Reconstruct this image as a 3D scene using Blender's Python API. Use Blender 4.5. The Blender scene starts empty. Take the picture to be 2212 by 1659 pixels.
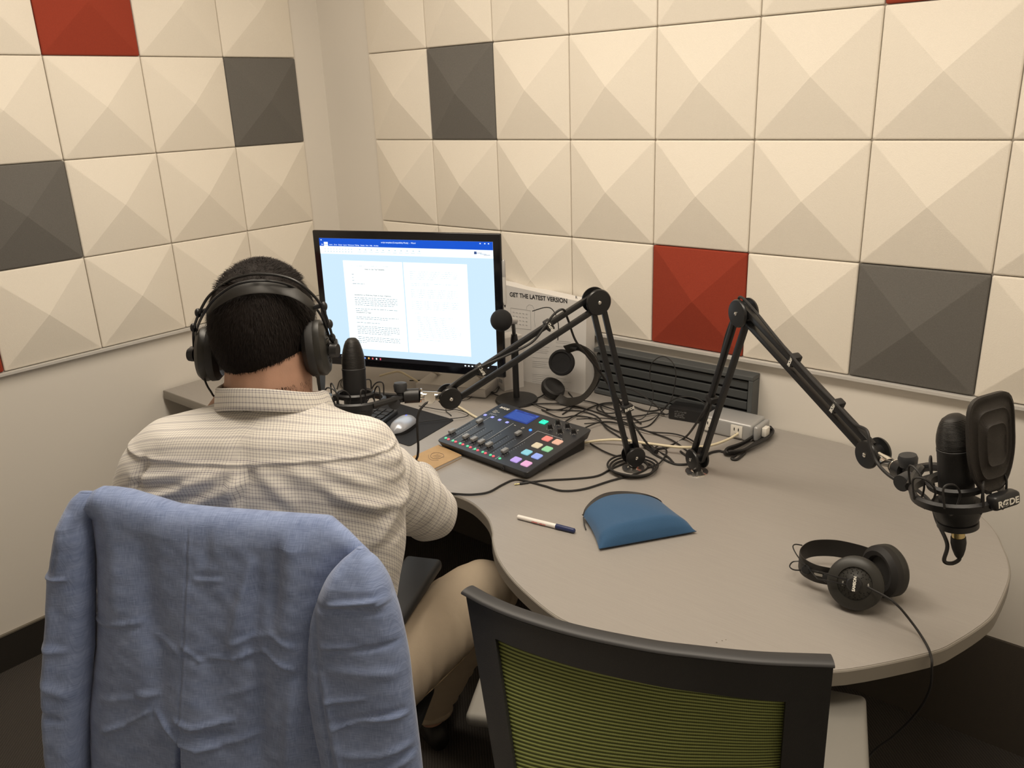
import bpy, bmesh, math, random
import numpy as np
from mathutils import Vector, Matrix
random.seed(7); np.random.seed(7)
SC = bpy.context.scene
COL = SC.collection
PI = math.pi
# ------------------------------------------------------------------ camera
S_ = .295
FPX = 1795.0
CM = Vector((9.13927643*S_, -7.21143502*S_, (2.46442186+3.177)*S_))
CA = Vector((.7682, .6391, -.0375)); CB = Vector((-.1808, .2728, .9449)); CC = Vector((-.6142, .7191, -.3251))
CC.normalize(); CA = (CA-CC*CA.dot(CC)).normalized(); CB = CA.cross(CC)
cam_d = bpy.data.cameras.new('camera'); cam = bpy.data.objects.new('camera', cam_d); COL.objects.link(cam)
cam.matrix_world = Matrix((( CA.x, CB.x, -CC.x, CM.x), (CA.y, CB.y, -CC.y, CM.y), (CA.z, CB.z, -CC.z, CM.z), (0,0,0,1)))
cam_d.sensor_fit = 'HORIZONTAL'; cam_d.sensor_width = 36; cam_d.lens = FPX/2212*36; cam_d.clip_start = .02
SC.camera = cam
# ------------------------------------------------------------------ world, exposure, lights
SC.view_settings.view_transform = 'Standard'; SC.view_settings.look = 'None'
SC.view_settings.gamma = 1; SC.view_settings.use_curve_mapping = False
SC.view_settings.exposure = 0.08
w = bpy.data.worlds.new('world'); SC.world = w; w.use_nodes = True
w.node_tree.nodes['Background'].inputs[0].default_value = (1, .86, .7, 1)
w.node_tree.nodes['Background'].inputs[1].default_value = .05
WARM = (1.0, .885, .73)
def area(x, y, z, sx, sy, e, col=WARM, tgt=None):
    d = bpy.data.lights.new('ceiling_lamp', 'AREA'); d.shape = 'RECTANGLE'; d.size = sx; d.size_y = sy
    d.energy = e; d.color = col
    o = bpy.data.objects.new('ceiling_lamp', d); COL.objects.link(o); o.location = (x, y, z)
    if tgt: o.rotation_euler = (Vector(tgt)-Vector((x, y, z))).to_track_quat('-Z', 'Y').to_euler()
    return o
area(1.15, -1.05, 2.55, 1.0, .5, 17)
area(2.35, -1.15, 2.55, 1.0, .5, 16)

# ------------------------------------------------------------------ point helpers: a sight line cut by a real plane gives a world point
DZ = .7522
def ray(u, v): return CC + CA*((u-1106)/FPX) - CB*((v-829.5)/FPX)
def hz(u, v, z=DZ): d = ray(u, v); return CM + d*((z-CM.z)/d.z)
def hy(u, v, y): d = ray(u, v); return CM + d*((y-CM.y)/d.y)
def hd(u, v, dep): return CM + ray(u, v)*dep
def hpl(u, v, p0, n): d = ray(u, v); return CM + d*((p0-CM).dot(n)/d.dot(n))
# ------------------------------------------------------------------ materials
MATS = {}
def mat(name, col, rough=.6, metal=0, bump=0, bscale=200, var=0, vscale=8, emit=None, es=0, sheen=0, spec=None, coat=0):
    if name in MATS: return MATS[name]
    m = bpy.data.materials.new(name); m.use_nodes = True; nt = m.node_tree; N = nt.nodes; L = nt.links
    b = N['Principled BSDF']
    b.inputs['Base Color'].default_value = (*col, 1); b.inputs['Roughness'].default_value = rough; b.inputs['Metallic'].default_value = metal
    if spec is not None: b.inputs['Specular IOR Level'].default_value = spec
    if sheen: b.inputs['Sheen Weight'].default_value = sheen
    if coat: b.inputs['Coat Weight'].default_value = coat
    if emit: b.inputs['Emission Color'].default_value = (*emit, 1); b.inputs['Emission Strength'].default_value = es
    tc = N.new('ShaderNodeTexCoord')
    if var:
        n = N.new('ShaderNodeTexNoise'); n.inputs['Scale'].default_value = vscale; n.inputs['Detail'].default_value = 4
        L.new(tc.outputs['Object'], n.inputs['Vector'])
        r = N.new('ShaderNodeMapRange'); r.inputs['From Min'].default_value = .3; r.inputs['From Max'].default_value = .7
        r.inputs['To Min'].default_value = 1-var; r.inputs['To Max'].default_value = 1+var
        L.new(n.outputs['Fac'], r.inputs['Value'])
        mm = N.new('ShaderNodeMix'); mm.data_type = 'RGBA'; mm.blend_type = 'MULTIPLY'; mm.inputs['Factor'].default_value = 1
        mm.inputs['A'].default_value = (*col, 1); L.new(r.outputs['Result'], mm.inputs['B'])
        L.new(mm.outputs['Result'], b.inputs['Base Color'])
    if bump:
        n = N.new('ShaderNodeTexNoise'); n.inputs['Scale'].default_value = bscale; n.inputs['Detail'].default_value = 3
        L.new(tc.outputs['Object'], n.inputs['Vector'])
        bp = N.new('ShaderNodeBump'); bp.inputs['Strength'].default_value = bump; bp.inputs['Distance'].default_value = .002
        L.new(n.outputs['Fac'], bp.inputs['Height']); L.new(bp.outputs['Normal'], b.inputs['Normal'])
    MATS[name] = m
    return m
BLK = mat('black_plastic', (.012, .012, .013), .42, bump=.05, bscale=600)
BLKM = mat('black_metal', (.01, .01, .011), .38, bump=.05, bscale=900)
RUB = mat('black_rubber', (.014, .013, .013), .6)
DGR = mat('dark_grey_plastic', (.028, .029, .032), .5, bump=.1, bscale=700)
FOAM = mat('black_foam', (.010, .010, .011), .95, bump=.5, bscale=900)
CHR = mat('chrome', (.8, .78, .74), .12, 1)
GOLD = mat('brass', (.6, .48, .24), .25, 1)
WHT = mat('white_print', (.78, .76, .7), .6)
CREAMP = mat('cream_cable', (.72, .64, .46), .45)
WALLM = mat('wall_paint', (.74, .70, .64), .7, bump=.03, bscale=120)
CREAM = mat('cream_felt', (.80, .745, .655), .9, bump=.25, bscale=500, var=.015, vscale=300)
GREYF = mat('grey_felt', (.135, .128, .118), .9, bump=.25, bscale=500, var=.08, vscale=400)
REDF = mat('red_felt', (.29, .036, .014), .9, bump=.25, bscale=500, var=.05, vscale=300)
ALU = mat('aluminium_rail', (.60, .58, .55), .5, .2)
SILV = mat('silver_plastic', (.42, .42, .42), .38, .3)
CARD = mat('white_card', (.72, .70, .68), .5)

def carpet():
    m = mat('carpet', (.05, .044, .037), .95)
    nt = m.node_tree; N = nt.nodes; L = nt.links; b = N['Principled BSDF']
    tc = N.new('ShaderNodeTexCoord'); wv = N.new('ShaderNodeTexWave'); wv.inputs['Scale'].default_value = 60; wv.inputs['Distortion'].default_value = 1.5
    wv.bands_direction = 'DIAGONAL'
    L.new(tc.outputs['Object'], wv.inputs['Vector'])
    n = N.new('ShaderNodeTexNoise'); n.inputs['Scale'].default_value = 350; L.new(tc.outputs['Object'], n.inputs['Vector'])
    mx = N.new('ShaderNodeMath'); mx.operation = 'MULTIPLY'; L.new(wv.outputs['Fac'], mx.inputs[0]); L.new(n.outputs['Fac'], mx.inputs[1])
    cr = N.new('ShaderNodeValToRGB'); cr.color_ramp.elements[0].color = (.038, .033, .029, 1); cr.color_ramp.elements[1].color = (.088, .077, .067, 1)
    L.new(mx.outputs[0], cr.inputs['Fac']); L.new(cr.outputs['Color'], b.inputs['Base Color'])
    bp = N.new('ShaderNodeBump'); bp.inputs['Strength'].default_value = .5; bp.inputs['Distance'].default_value = .003
    L.new(mx.outputs[0], bp.inputs['Height']); L.new(bp.outputs['Normal'], b.inputs['Normal'])
    return m
CARPET = carpet()
def laminate():
    m = mat('desk_laminate', (.46, .41, .36), .42)
    nt = m.node_tree; N = nt.nodes; L = nt.links; b = N['Principled BSDF']
    tc = N.new('ShaderNodeTexCoord'); mp = N.new('ShaderNodeMapping'); mp.inputs['Scale'].default_value = (6, 260, 6)
    mp.inputs['Rotation'].default_value = (0, 0, .05)
    L.new(tc.outputs['Object'], mp.inputs['Vector'])
    n = N.new('ShaderNodeTexNoise'); n.inputs['Scale'].default_value = 3; n.inputs['Detail'].default_value = 5; L.new(mp.outputs['Vector'], n.inputs['Vector'])
    cr = N.new('ShaderNodeValToRGB'); cr.color_ramp.elements[0].color = (.300, .278, .257, 1); cr.color_ramp.elements[1].color = (.328, .304, .281, 1)
    cr.color_ramp.elements[0].position = .3; cr.color_ramp.elements[1].position = .7
    L.new(n.outputs['Fac'], cr.inputs['Fac']); L.new(cr.outputs['Color'], b.inputs['Base Color'])
    return m
LAM = laminate()
EDGE = mat('desk_edge_band', (.25, .23, .20), .5)

def weave(name, base, line, su, sv, wu, wv, rough=.85, bump=.3, var=.06, soft=.0015, strong=None):
    """cloth whose thread lines follow its own UV map (UV is in metres)"""
    m = mat(name, base, rough, sheen=.15)
    nt = m.node_tree; N = nt.nodes; L = nt.links; b = N['Principled BSDF']
    uv = N.new('ShaderNodeUVMap'); uv.uv_map = 'UVMap'; sp = N.new('ShaderNodeSeparateXYZ'); L.new(uv.outputs['UV'], sp.inputs[0])
    def lines(sock, sc, width):
        a = N.new('ShaderNodeMath'); a.operation = 'DIVIDE'; L.new(sock, a.inputs[0]); a.inputs[1].default_value = sc
        f = N.new('ShaderNodeMath'); f.operation = 'FRACT'; L.new(a.outputs[0], f.inputs[0])
        s = N.new('ShaderNodeMath'); s.operation = 'SUBTRACT'; L.new(f.outputs[0], s.inputs[0]); s.inputs[1].default_value = .5
        ab = N.new('ShaderNodeMath'); ab.operation = 'ABSOLUTE'; L.new(s.outputs[0], ab.inputs[0])
        mr = N.new('ShaderNodeMapRange'); mr.inputs['From Min'].default_value = width; mr.inputs['From Max'].default_value = width*.4
        mr.inputs['To Min'].default_value = 0; mr.inputs['To Max'].default_value = 1; L.new(ab.outputs[0], mr.inputs['Value'])
        return mr.outputs['Result']
    a1 = lines(sp.outputs['X'], su, wu); a2 = lines(sp.outputs['Y'], sv, wv)
    outs = [(a1, .45), (a2, .5)]
    if strong: outs.append((lines(sp.outputs['Y'], strong, .06), .55))
    cur = None
    for s, k in outs:
        mu = N.new('ShaderNodeMath'); mu.operation = 'MULTIPLY'; L.new(s, mu.inputs[0]); mu.inputs[1].default_value = k
        if cur is None: cur = mu.outputs[0]
        else:
            ad = N.new('ShaderNodeMath'); ad.operation = 'ADD'; ad.use_clamp = True; L.new(cur, ad.inputs[0]); L.new(mu.outputs[0], ad.inputs[1]); cur = ad.outputs[0]
    mx = N.new('ShaderNodeMix'); mx.data_type = 'RGBA'; L.new(cur, mx.inputs['Factor'])
    mx.inputs['A'].default_value = (*base, 1); mx.inputs['B'].default_value = (*line, 1)
    L.new(mx.outputs['Result'], b.inputs['Base Color'])
    return m
SHIRT = weave('checked_shirt_cotton', (.72, .69, .64), (.15, .14, .19), .0056, .0060, .125, .12, strong=.024)
def linen():
    m = mat('blue_linen', (.2, .26, .4), .85, sheen=.25)
    nt = m.node_tree; N = nt.nodes; L = nt.links; b = N['Principled BSDF']
    uv = N.new('ShaderNodeUVMap'); uv.uv_map = 'UVMap'
    res = []
    for sc in ((900, 60, 1), (60, 900, 1), (14, 40, 1)):
        mp = N.new('ShaderNodeMapping'); mp.inputs['Scale'].default_value = sc; L.new(uv.outputs['UV'], mp.inputs['Vector'])
        n = N.new('ShaderNodeTexNoise'); n.inputs['Scale'].default_value = 1.0; n.inputs['Detail'].default_value = 2; L.new(mp.outputs['Vector'], n.inputs['Vector']); res.append(n.outputs['Fac'])
    a = N.new('ShaderNodeMath'); a.operation = 'ADD'; L.new(res[0], a.inputs[0]); L.new(res[1], a.inputs[1])
    a2 = N.new('ShaderNodeMath'); a2.operation = 'MULTIPLY_ADD'; L.new(res[2], a2.inputs[0]); a2.inputs[1].default_value = .7; L.new(a.outputs[0], a2.inputs[2])
    mr = N.new('ShaderNodeMapRange'); mr.inputs['From Min'].default_value = .95; mr.inputs['From Max'].default_value = 1.75; L.new(a2.outputs[0], mr.inputs['Value'])
    cr = N.new('ShaderNodeValToRGB'); cr.color_ramp.elements[0].color = (.125, .175, .33, 1); cr.color_ramp.elements[1].color = (.27, .345, .56, 1)
    L.new(mr.outputs['Result'], cr.inputs['Fac']); L.new(cr.outputs['Color'], b.inputs['Base Color'])
    bp = N.new('ShaderNodeBump'); bp.inputs['Strength'].default_value = .25; bp.inputs['Distance'].default_value = .001
    L.new(a.outputs[0], bp.inputs['Height']); L.new(bp.outputs['Normal'], b.inputs['Normal'])
    return m
LINEN = linen()
def green_mesh():
    m = mat('green_chair_mesh', (.3, .34, .06), .7)
    nt = m.node_tree; N = nt.nodes; L = nt.links; b = N['Principled BSDF']
    uv = N.new('ShaderNodeUVMap'); uv.uv_map = 'UVMap'; sp = N.new('ShaderNodeSeparateXYZ'); L.new(uv.outputs['UV'], sp.inputs[0])
    def tri(sock, sc):
        a = N.new('ShaderNodeMath'); a.operation = 'DIVIDE'; L.new(sock, a.inputs[0]); a.inputs[1].default_value = sc
        p = N.new('ShaderNodeMath'); p.operation = 'PINGPONG'; L.new(a.outputs[0], p.inputs[0]); p.inputs[1].default_value = .5
        q = N.new('ShaderNodeMath'); q.operation = 'MULTIPLY'; L.new(p.outputs[0], q.inputs[0]); q.inputs[1].default_value = 2
        return q.outputs[0]
    r = tri(sp.outputs['Y'], .0052); c = tri(sp.outputs['X'], .0028)
    cr = N.new('ShaderNodeValToRGB'); cr.color_ramp.elements[0].color = (.035, .045, .006, 1); cr.color_ramp.elements[1].color = (.25, .29, .085, 1)
    cr.color_ramp.elements[0].position = .35; cr.color_ramp.elements[1].position = .62
    mxx = N.new('ShaderNodeMath'); mxx.operation = 'MULTIPLY_ADD'; L.new(c, mxx.inputs[0]); mxx.inputs[1].default_value = .2; 
    sb = N.new('ShaderNodeMath'); sb.operation = 'SUBTRACT'; L.new(r, sb.inputs[0]); sb.inputs[1].default_value = .1
    L.new(sb.outputs[0], mxx.inputs[2]); L.new(mxx.outputs[0], cr.inputs['Fac']); L.new(cr.outputs['Color'], b.inputs['Base Color'])
    bp = N.new('ShaderNodeBump'); bp.inputs['Strength'].default_value = .6; bp.inputs['Distance'].default_value = .0012
    L.new(mxx.outputs[0], bp.inputs['Height']); L.new(bp.outputs['Normal'], b.inputs['Normal'])
    return m
GMESH = green_mesh()
# ------------------------------------------------------------------ mesh builder
ORG = {}
class MB:
    def __init__(s): s.v = []; s.f = []; s.uv = {}
    def add(s, vs, fs, uvs=None):
        k = len(s.v); s.v += [Vector(p) for p in vs]
        for f in fs: s.f.append([i+k for i in f])
        if uvs is not None:
            for i, t in enumerate(uvs): s.uv[i+k] = t
        return s
    def box(s, c, size, M=None, bev=0, seg=2):
        bm = bmesh.new(); bmesh.ops.create_cube(bm, size=1)
        for v in bm.verts: v.co = Vector((v.co.x*size[0], v.co.y*size[1], v.co.z*size[2]))
        if bev: bmesh.ops.bevel(bm, geom=bm.edges[:], offset=bev, segments=seg, affect='EDGES', profile=.5)
        bm.verts.index_update(); M = M or Matrix(); c = Vector(c)
        s.add([M @ v.co + c for v in bm.verts], [[v.index for v in f.verts] for f in bm.faces]); bm.free(); return s
    def ring(s, c, x, y, r, n, ry=None): 
        ry = ry or r
        return [c + x*(r*math.cos(2*PI*i/n)) + y*(ry*math.sin(2*PI*i/n)) for i in range(n)]
    def loft(s, rings, caps=True, closed=True, uvs=None):
        n = len(rings[0]); k = len(s.v); vs = [p for r in rings for p in r]; fs = []
        for a in range(len(rings)-1):
            for i in range(n if closed else n-1):
                j = (i+1) % n
                fs.append([a*n+i, a*n+j, (a+1)*n+j, (a+1)*n+i])
        if caps and closed: fs.append(list(range(n))[::-1]); fs.append([(len(rings)-1)*n+i for i in range(n)])
        s.add(vs, fs, uvs); return s
    def cyl(s, p0, p1, r0, r1=None, n=20, caps=True):
        p0 = Vector(p0); p1 = Vector(p1); r1 = r0 if r1 is None else r1
        x, y = frame(p1-p0); return s.loft([s.ring(p0, x, y, r0, n), s.ring(p1, x, y, r1, n)], caps)
    def lathe(s, o, ax, prof, n=28):
        o = Vector(o); ax = Vector(ax).normalized(); x, y = frame(ax)
        return s.loft([s.ring(o+ax*h, x, y, max(r, 1e-4), n) for r, h in prof], True)
    def tube(s, pts, r, n=8, caps=True, flat=None, up=None):
        pts = [Vector(p) for p in pts]; rings = []; x = None
        rr = r if isinstance(r, (list, tuple)) else None
        for i, p in enumerate(pts):
            t = (pts[min(i+1, len(pts)-1)]-pts[max(i-1, 0)])
            if t.length < 1e-9: t = Vector((0, 0, 1))
            t.normalize()
            if up is not None: x = Vector(up) - t*t.dot(Vector(up)); x.normalize()
            elif x is None: x, _ = frame(t)
            else: x = (x - t*x.dot(t)).normalized()
            y = t.cross(x); R = rr[i] if rr else r
            rings.append(s.ring(p, x, y, R, n, R*(flat or 1)))
        return s.loft(rings, caps)
    def sphere(s, c, r, n=20, m=12, sc=(1, 1, 1), M=None):
        c = Vector(c); M = M or Matrix()
        rings = []
        for a in range(m+1):
            th = PI*a/m; z = math.cos(th); q = max(math.sin(th), 1e-3)
            rings.append([c + (M @ Vector((r*sc[0]*q*math.cos(2*PI*i/n), r*sc[1]*q*math.sin(2*PI*i/n), r*sc[2]*z))) for i in range(n)])
        return s.loft(rings[::-1])
    def prism(s, outline, z0, z1, M=None, c=(0, 0, 0), bev=0):
        M = M or Matrix(); c = Vector(c); n = len(outline)
        rs = [[M @ Vector((p[0], p[1], z)) + c for p in outline] for z in (z0, z1)]
        return s.loft(rs)
    def build(s, name, m, parent=None, smooth=True, ang=38, org=None):
        me = bpy.data.meshes.new(name)
        if parent is not None: o0 = ORG[parent]
        else: o0 = Vector(org) if org is not None else Vector((0, 0, 0))
        me.from_pydata([tuple(v-o0) for v in s.v], [], s.f); me.update()
        bm = bmesh.new(); bm.from_mesh(me); bmesh.ops.recalc_face_normals(bm, faces=bm.faces[:]); bm.to_mesh(me); bm.free()
        if s.uv:
            l = me.uv_layers.new(name='UVMap')
            for lp in me.loops: l.data[lp.index].uv = s.uv.get(lp.vertex_index, (0, 0))
        if smooth:
            me.polygons.foreach_set('use_smooth', [True]*len(me.polygons)); me.set_sharp_from_angle(angle=math.radians(ang))
        ob = bpy.data.objects.new(name, me); COL.objects.link(ob); me.materials.append(m)
        ORG[ob] = o0
        if parent is not None: ob.parent = parent
        else: ob.location = o0
        return ob
def frame(t):
    t = Vector(t).normalized(); up = Vector((0, 0, 1)) if abs(t.z) < .9 else Vector((1, 0, 0))
    x = up.cross(t).normalized(); return x, t.cross(x)
def spl(pts, k=8):
    """Catmull-Rom through points (3-D or longer tuples)"""
    P = [np.array(p, float) for p in pts]; P = [2*P[0]-P[1]]+P+[2*P[-1]-P[-2]]; out = []
    for i in range(1, len(P)-2):
        for j in range(k):
            t = j/k
            out.append(.5*((2*P[i])+(-P[i-1]+P[i+1])*t+(2*P[i-1]-5*P[i]+4*P[i+1]-P[i+2])*t*t+(-P[i-1]+3*P[i]-3*P[i+1]+P[i+2])*t**3))
    out.append(P[-2]); return [Vector(p) if len(p) == 3 else p for p in out]
def thing(name, label, cat, loc, group=None):
    o = bpy.data.objects.new(name, None); COL.objects.link(o); o.location = loc; o.empty_display_size = .05
    o['label'] = label; o['category'] = cat
    if group: o['group'] = group
    ORG[o] = Vector(loc); return o
def tag(o, label, cat, group=None):
    o['label'] = label; o['category'] = cat
    if group: o['group'] = group
    return o
def struct(o): o['kind'] = 'structure'; return o
def bxz(x0, x1, y0, y1, z0, z1, **k): return MB().box(((x0+x1)/2, (y0+y1)/2, (z0+z1)/2), (abs(x1-x0), abs(y1-y0), abs(z1-z0)), **k)
def basis(x, y, z): return Matrix(((x.x, y.x, z.x), (x.y, y.y, z.y), (x.z, y.z, z.z))).to_4x4()
def text(name, body, size, origin, xd, yd, m, parent, ext=.0004, align='LEFT', bold=0, xs=1):
    cu = bpy.data.curves.new(name, 'FONT'); cu.body = body; cu.size = size; cu.extrude = ext; cu.align_x = align; cu.offset = bold
    t = bpy.data.objects.new(name, cu); COL.objects.link(t)
    bpy.context.view_layer.update()
    me = bpy.data.meshes.new_from_object(t.evaluated_get(bpy.context.evaluated_depsgraph_get()))
    COL.objects.unlink(t); bpy.data.objects.remove(t)
    xd = Vector(xd).normalized(); yd = Vector(yd); yd = (yd-xd*yd.dot(xd)).normalized(); zd = xd.cross(yd)
    M = Matrix.Translation(Vector(origin)-ORG[parent]) @ basis(xd*xs, yd, zd)
    me.transform(M); me.materials.clear(); me.materials.append(m)
    ob = bpy.data.objects.new(name, me); COL.objects.link(ob); ob.parent = parent; ORG[ob] = ORG[parent]
    return ob
ORD = ['', 'first', 'second', 'third', 'fourth', 'fifth', 'sixth', 'seventh', 'eighth', 'ninth']
# ================================================================== the room
RX, RY, RH = 3.35, -3.1, 2.6
WO = -.012                                # walls lie 12 mm behind the panel edges
struct(bxz(-.2, RX, RY, .2, -.05, 0).build('floor', CARPET, smooth=False))
struct(bxz(-.2, RX, RY, .2, RH, RH+.05).build('ceiling', WALLM, smooth=False))
struct(bxz(WO-.1, WO, RY, -WO+.1, 0, RH).build('wall_left', WALLM, smooth=False))
struct(bxz(WO, RX, -WO, -WO+.1, 0, RH).build('wall_right', WALLM, smooth=False))
struct(bxz(RX, RX+.1, RY, -WO+.1, 0, RH).build('wall_far_right', WALLM, smooth=False))
struct(bxz(WO-.1, RX+.1, RY-.1, RY, 0, RH).build('wall_back', WALLM, smooth=False))
BASE = mat('baseboard_vinyl', (.022, .019, .016), .55)
struct(bxz(WO, WO+.008, RY, -.02, 0, .118).build('baseboard_left', BASE, smooth=False))
struct(bxz(WO, WO+.010, RY, -.02, .118, .123).build('trim_3', mat('baseboard_cap', (.16, .14, .11), .6), smooth=False))
struct(bxz(WO, RX, -WO-.008, -WO, 0, .315).build('baseboard_right', mat('baseboard_fabric', (.058, .048, .038), .9, bump=.4, bscale=500), smooth=False))
# ceiling light fittings
for x, y in ((1.15, -1.05), (2.35, -1.15)):
    t = thing('ceiling_light', 'flat rectangular ceiling light %s the desk' % ('over the left part of' if x < 2 else 'over the rounded right end of'), 'light', (x, y, RH), 'ceiling light fittings')
    bxz(x-.55, x+.55, y-.3, y+.3, RH-.035, RH-.0).build('frame', SILV, t)
    bxz(x-.5, x+.5, y-.25, y+.25, RH-.04, RH-.034).build('diffuser', mat('diffuser', (.8, .8, .8), .5, emit=WARM, es=2.5), t, smooth=False)
# pyramid panels -----------------------------------------------------
PX0, PYL, PZ0, U = .8931*S_, .4102*S_, (.03554+3.177)*S_, S_
APEX = .0293
def panel(wall, i, k, m, cname):
    g = .0012; e = .0035
    if wall == 'right': o = Vector((PX0+i*U, 0, PZ0+k*U)); ux = Vector((1, 0, 0)); n = Vector((0, -1, 0))
    else: o = Vector((0, -(PYL+i*U), PZ0+k*U)); ux = Vector((0, -1, 0)); n = Vector((1, 0, 0))
    uz = Vector((0, 0, 1))
    def rect(a, h, r):
        pts = []
        for cx, cz, a0 in ((a, a, 180), (U-a, a, 270), (U-a, U-a, 0), (a, U-a, 90)):
            sx = 1 if cx < U/2 else -1; sz = 1 if cz < U/2 else -1
            for q in (0, 45, 90):
                an = math.radians(a0+q); pts.append(o+ux*(cx+sx*r+math.cos(an)*r)+uz*(cz+sz*r+math.sin(an)*r)+n*h)
        return pts
    rings = [rect(g, WO*-1*-1, .004), rect(g, -.003, .004), rect(g+.0012, -.0008, .004), rect(g+e, .0006, .003)]
    b = MB().loft(rings, caps=False)
    k0 = len(b.v); b.v.append(o+ux*U/2+uz*U/2+n*APEX)
    last = k0-12
    for q in range(12): b.f.append([last+q, last+(q+1) % 12, k0])
    b.f.append(list(range(12)))
    ob = b.build('acoustic_panel', m, ang=3.5, org=o)
    rows = {0: 'bottom row', 1: 'second row up', 2: 'third row up', 3: 'fourth row up'}
    tag(ob, '%s pyramid felt panel on the %s wall, %s, %s from the corner' % (cname, wall, rows[k], ORD[i+1]), 'acoustic panel', 'pyramid acoustic panels on the %s wall' % wall)
cR = {(1, 2): 'g', (4, 0): 'r', (6, 0): 'g', (6, 3): 'r'}
cL = {(0, 2): 'g', (2, 3): 'r', (3, 1): 'g', (4, 0): 'r'}
MM = {'g': (GREYF, 'dark grey'), 'r': (REDF, 'brick red'), 'c': (CREAM, 'cream')}
for k in range(4):
    for i in range(9): m, n = MM[cR.get((i, k), 'c')]; panel('right', i, k, m, n)
    for i in range(6): m, n = MM[cL.get((i, k), 'c')]; panel('left', i, k, m, n)
struct(bxz(PX0, PX0+9*U, -.010, .012, PZ0-.011, PZ0-.001, bev=.001).build('trim_1', ALU, smooth=False))
struct(bxz(-.012, .008, -PYL-6*U, -PYL, PZ0-.011, PZ0-.001, bev=.001).build('trim_2', ALU, smooth=False))

# ================================================================== desk
OUT = [(0.0, .011), (0.0, -.835), (.6, -.835), (1.1, -.838), (1.30, -.842), (1.385, -.832), (1.455, -.838), (1.53, -.871), (1.58, -.911), (1.611, -.945), (1.67, -.995), (1.754, -1.041), (1.868, -1.081), (1.939, -1.088), (2.05, -1.078), (2.2, -1.02), (2.30, -.965), (2.365, -.918), (2.459, -.793), (2.488, -.730), (2.516, -.633), (2.521, -.564), (2.518, -.462), (2.504, -.396), (2.483, -.339), (2.460, -.284), (2.424, -.229), (2.35, -.15), (2.25, -.08), (2.12, -.02), (2.03, .011)]
o2 = spl([(x, y, 0) for x, y in OUT[3:-1]], 4)
outl = [(x, y) for x, y in OUT[:3]]+[(p.x, p.y) for p in o2]+[OUT[-1]]
desk = thing('corner_desk', 'grey laminate corner desk with a wavy front edge and rounded peninsula end', 'desk', (1.2, -.4, 0))
def inset(ol, d):
    c = []
    n = len(ol)
    for i in range(n):
        a = Vector(ol[i-1]); b = Vector(ol[i]); e = Vector(ol[(i+1) % n])
        t = (e-a).normalized(); c.append((b.x-t.y*d, b.y+t.x*d))
    return c
def z3(ol, z): return [Vector((p[0], p[1], z)) for p in ol]
MB().loft([z3(inset(outl, .004), DZ-.001), z3(inset(outl, .004), DZ)]).build('desktop', LAM, desk, ang=30)
MB().loft([z3(inset(outl, .002), DZ-.031), z3(outl, DZ-.029), z3(outl, DZ-.003), z3(inset(outl, .0015), DZ-.0008)]).build('edge_band', EDGE, desk, ang=30)
g = MB(); g.lathe((1.95, -.52, 0), (0, 0, 1), [(.24, .0), (.24, .012), (.06, .03), (.045, .05), (.045, DZ-.05), (.12, DZ-.045), (.12, DZ-.031)], 40)
g.build('leg', BLKM, desk)
bxz(.06, .09, -.72, -.1, 0, DZ-.031).build('side_panel', EDGE, desk, smooth=False)
# ================================================================== things along the wall
RX0 = 1.255
rail = thing('slat_tool_rail', 'dark grey slatted rail on the wall just above the desk', 'rail', (1.5, 0, .83))
SL = mat('slat_grey', (.075, .08, .082), .5); SLD = mat('slat_groove', (.018, .019, .02), .6)
bxz(RX0, 1.784, -.012, .010, .757, .900).build('back_plate', SLD, rail, smooth=False)
z = .772
for k in range(4): bxz(RX0+.005, 1.772, -.026, -.012, z, z+.0235, bev=.002).build('slat', mat('slat_bar', (.052, .056, .058), .5), rail, smooth=False); z += .0305
bxz(RX0, 1.79, -.034, .012, .893, .906, bev=.002).build('top_frame', SL, rail, smooth=False)
bxz(1.776, 1.79, -.034, .012, .757, .8925, bev=.002).build('end_frame', SL, rail, smooth=False)
bxz(RX0, 1.775, -.034, .012, .7545, .768, bev=.002).build('bottom_frame', SL, rail, smooth=False)
# power unit
pu = thing('desk_power_unit', 'silver desktop power unit with outlets at the wall', 'power strip', (1.74, -.08, DZ))
bxz(1.69, 1.835, -.128, -.036, DZ, DZ+.05, bev=.008, seg=3).build('housing', SILV, pu)
bxz(1.8355, 1.85, -.122, -.042, DZ+.004, DZ+.046, bev=.006, seg=3).build('end_cap', SILV, pu)
WPL = mat('white_plastic', (.75, .72, .66), .4)
for x in (1.712, 1.792):
    f = bxz(x-.017, x+.017, -.1305, -.128, DZ+.008, DZ+.042, bev=.001).build('outlet', WPL, pu)
    h = MB()
    for dx in (-.006, .006): h.box((x+dx, -.131, DZ+.031), (.0022, .0012, .008))
    h.cyl((x, -.1316, DZ+.017), (x, -.1302, DZ+.017), .003, n=12); h.build('outlet_slots', BLK, f, smooth=False)
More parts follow.
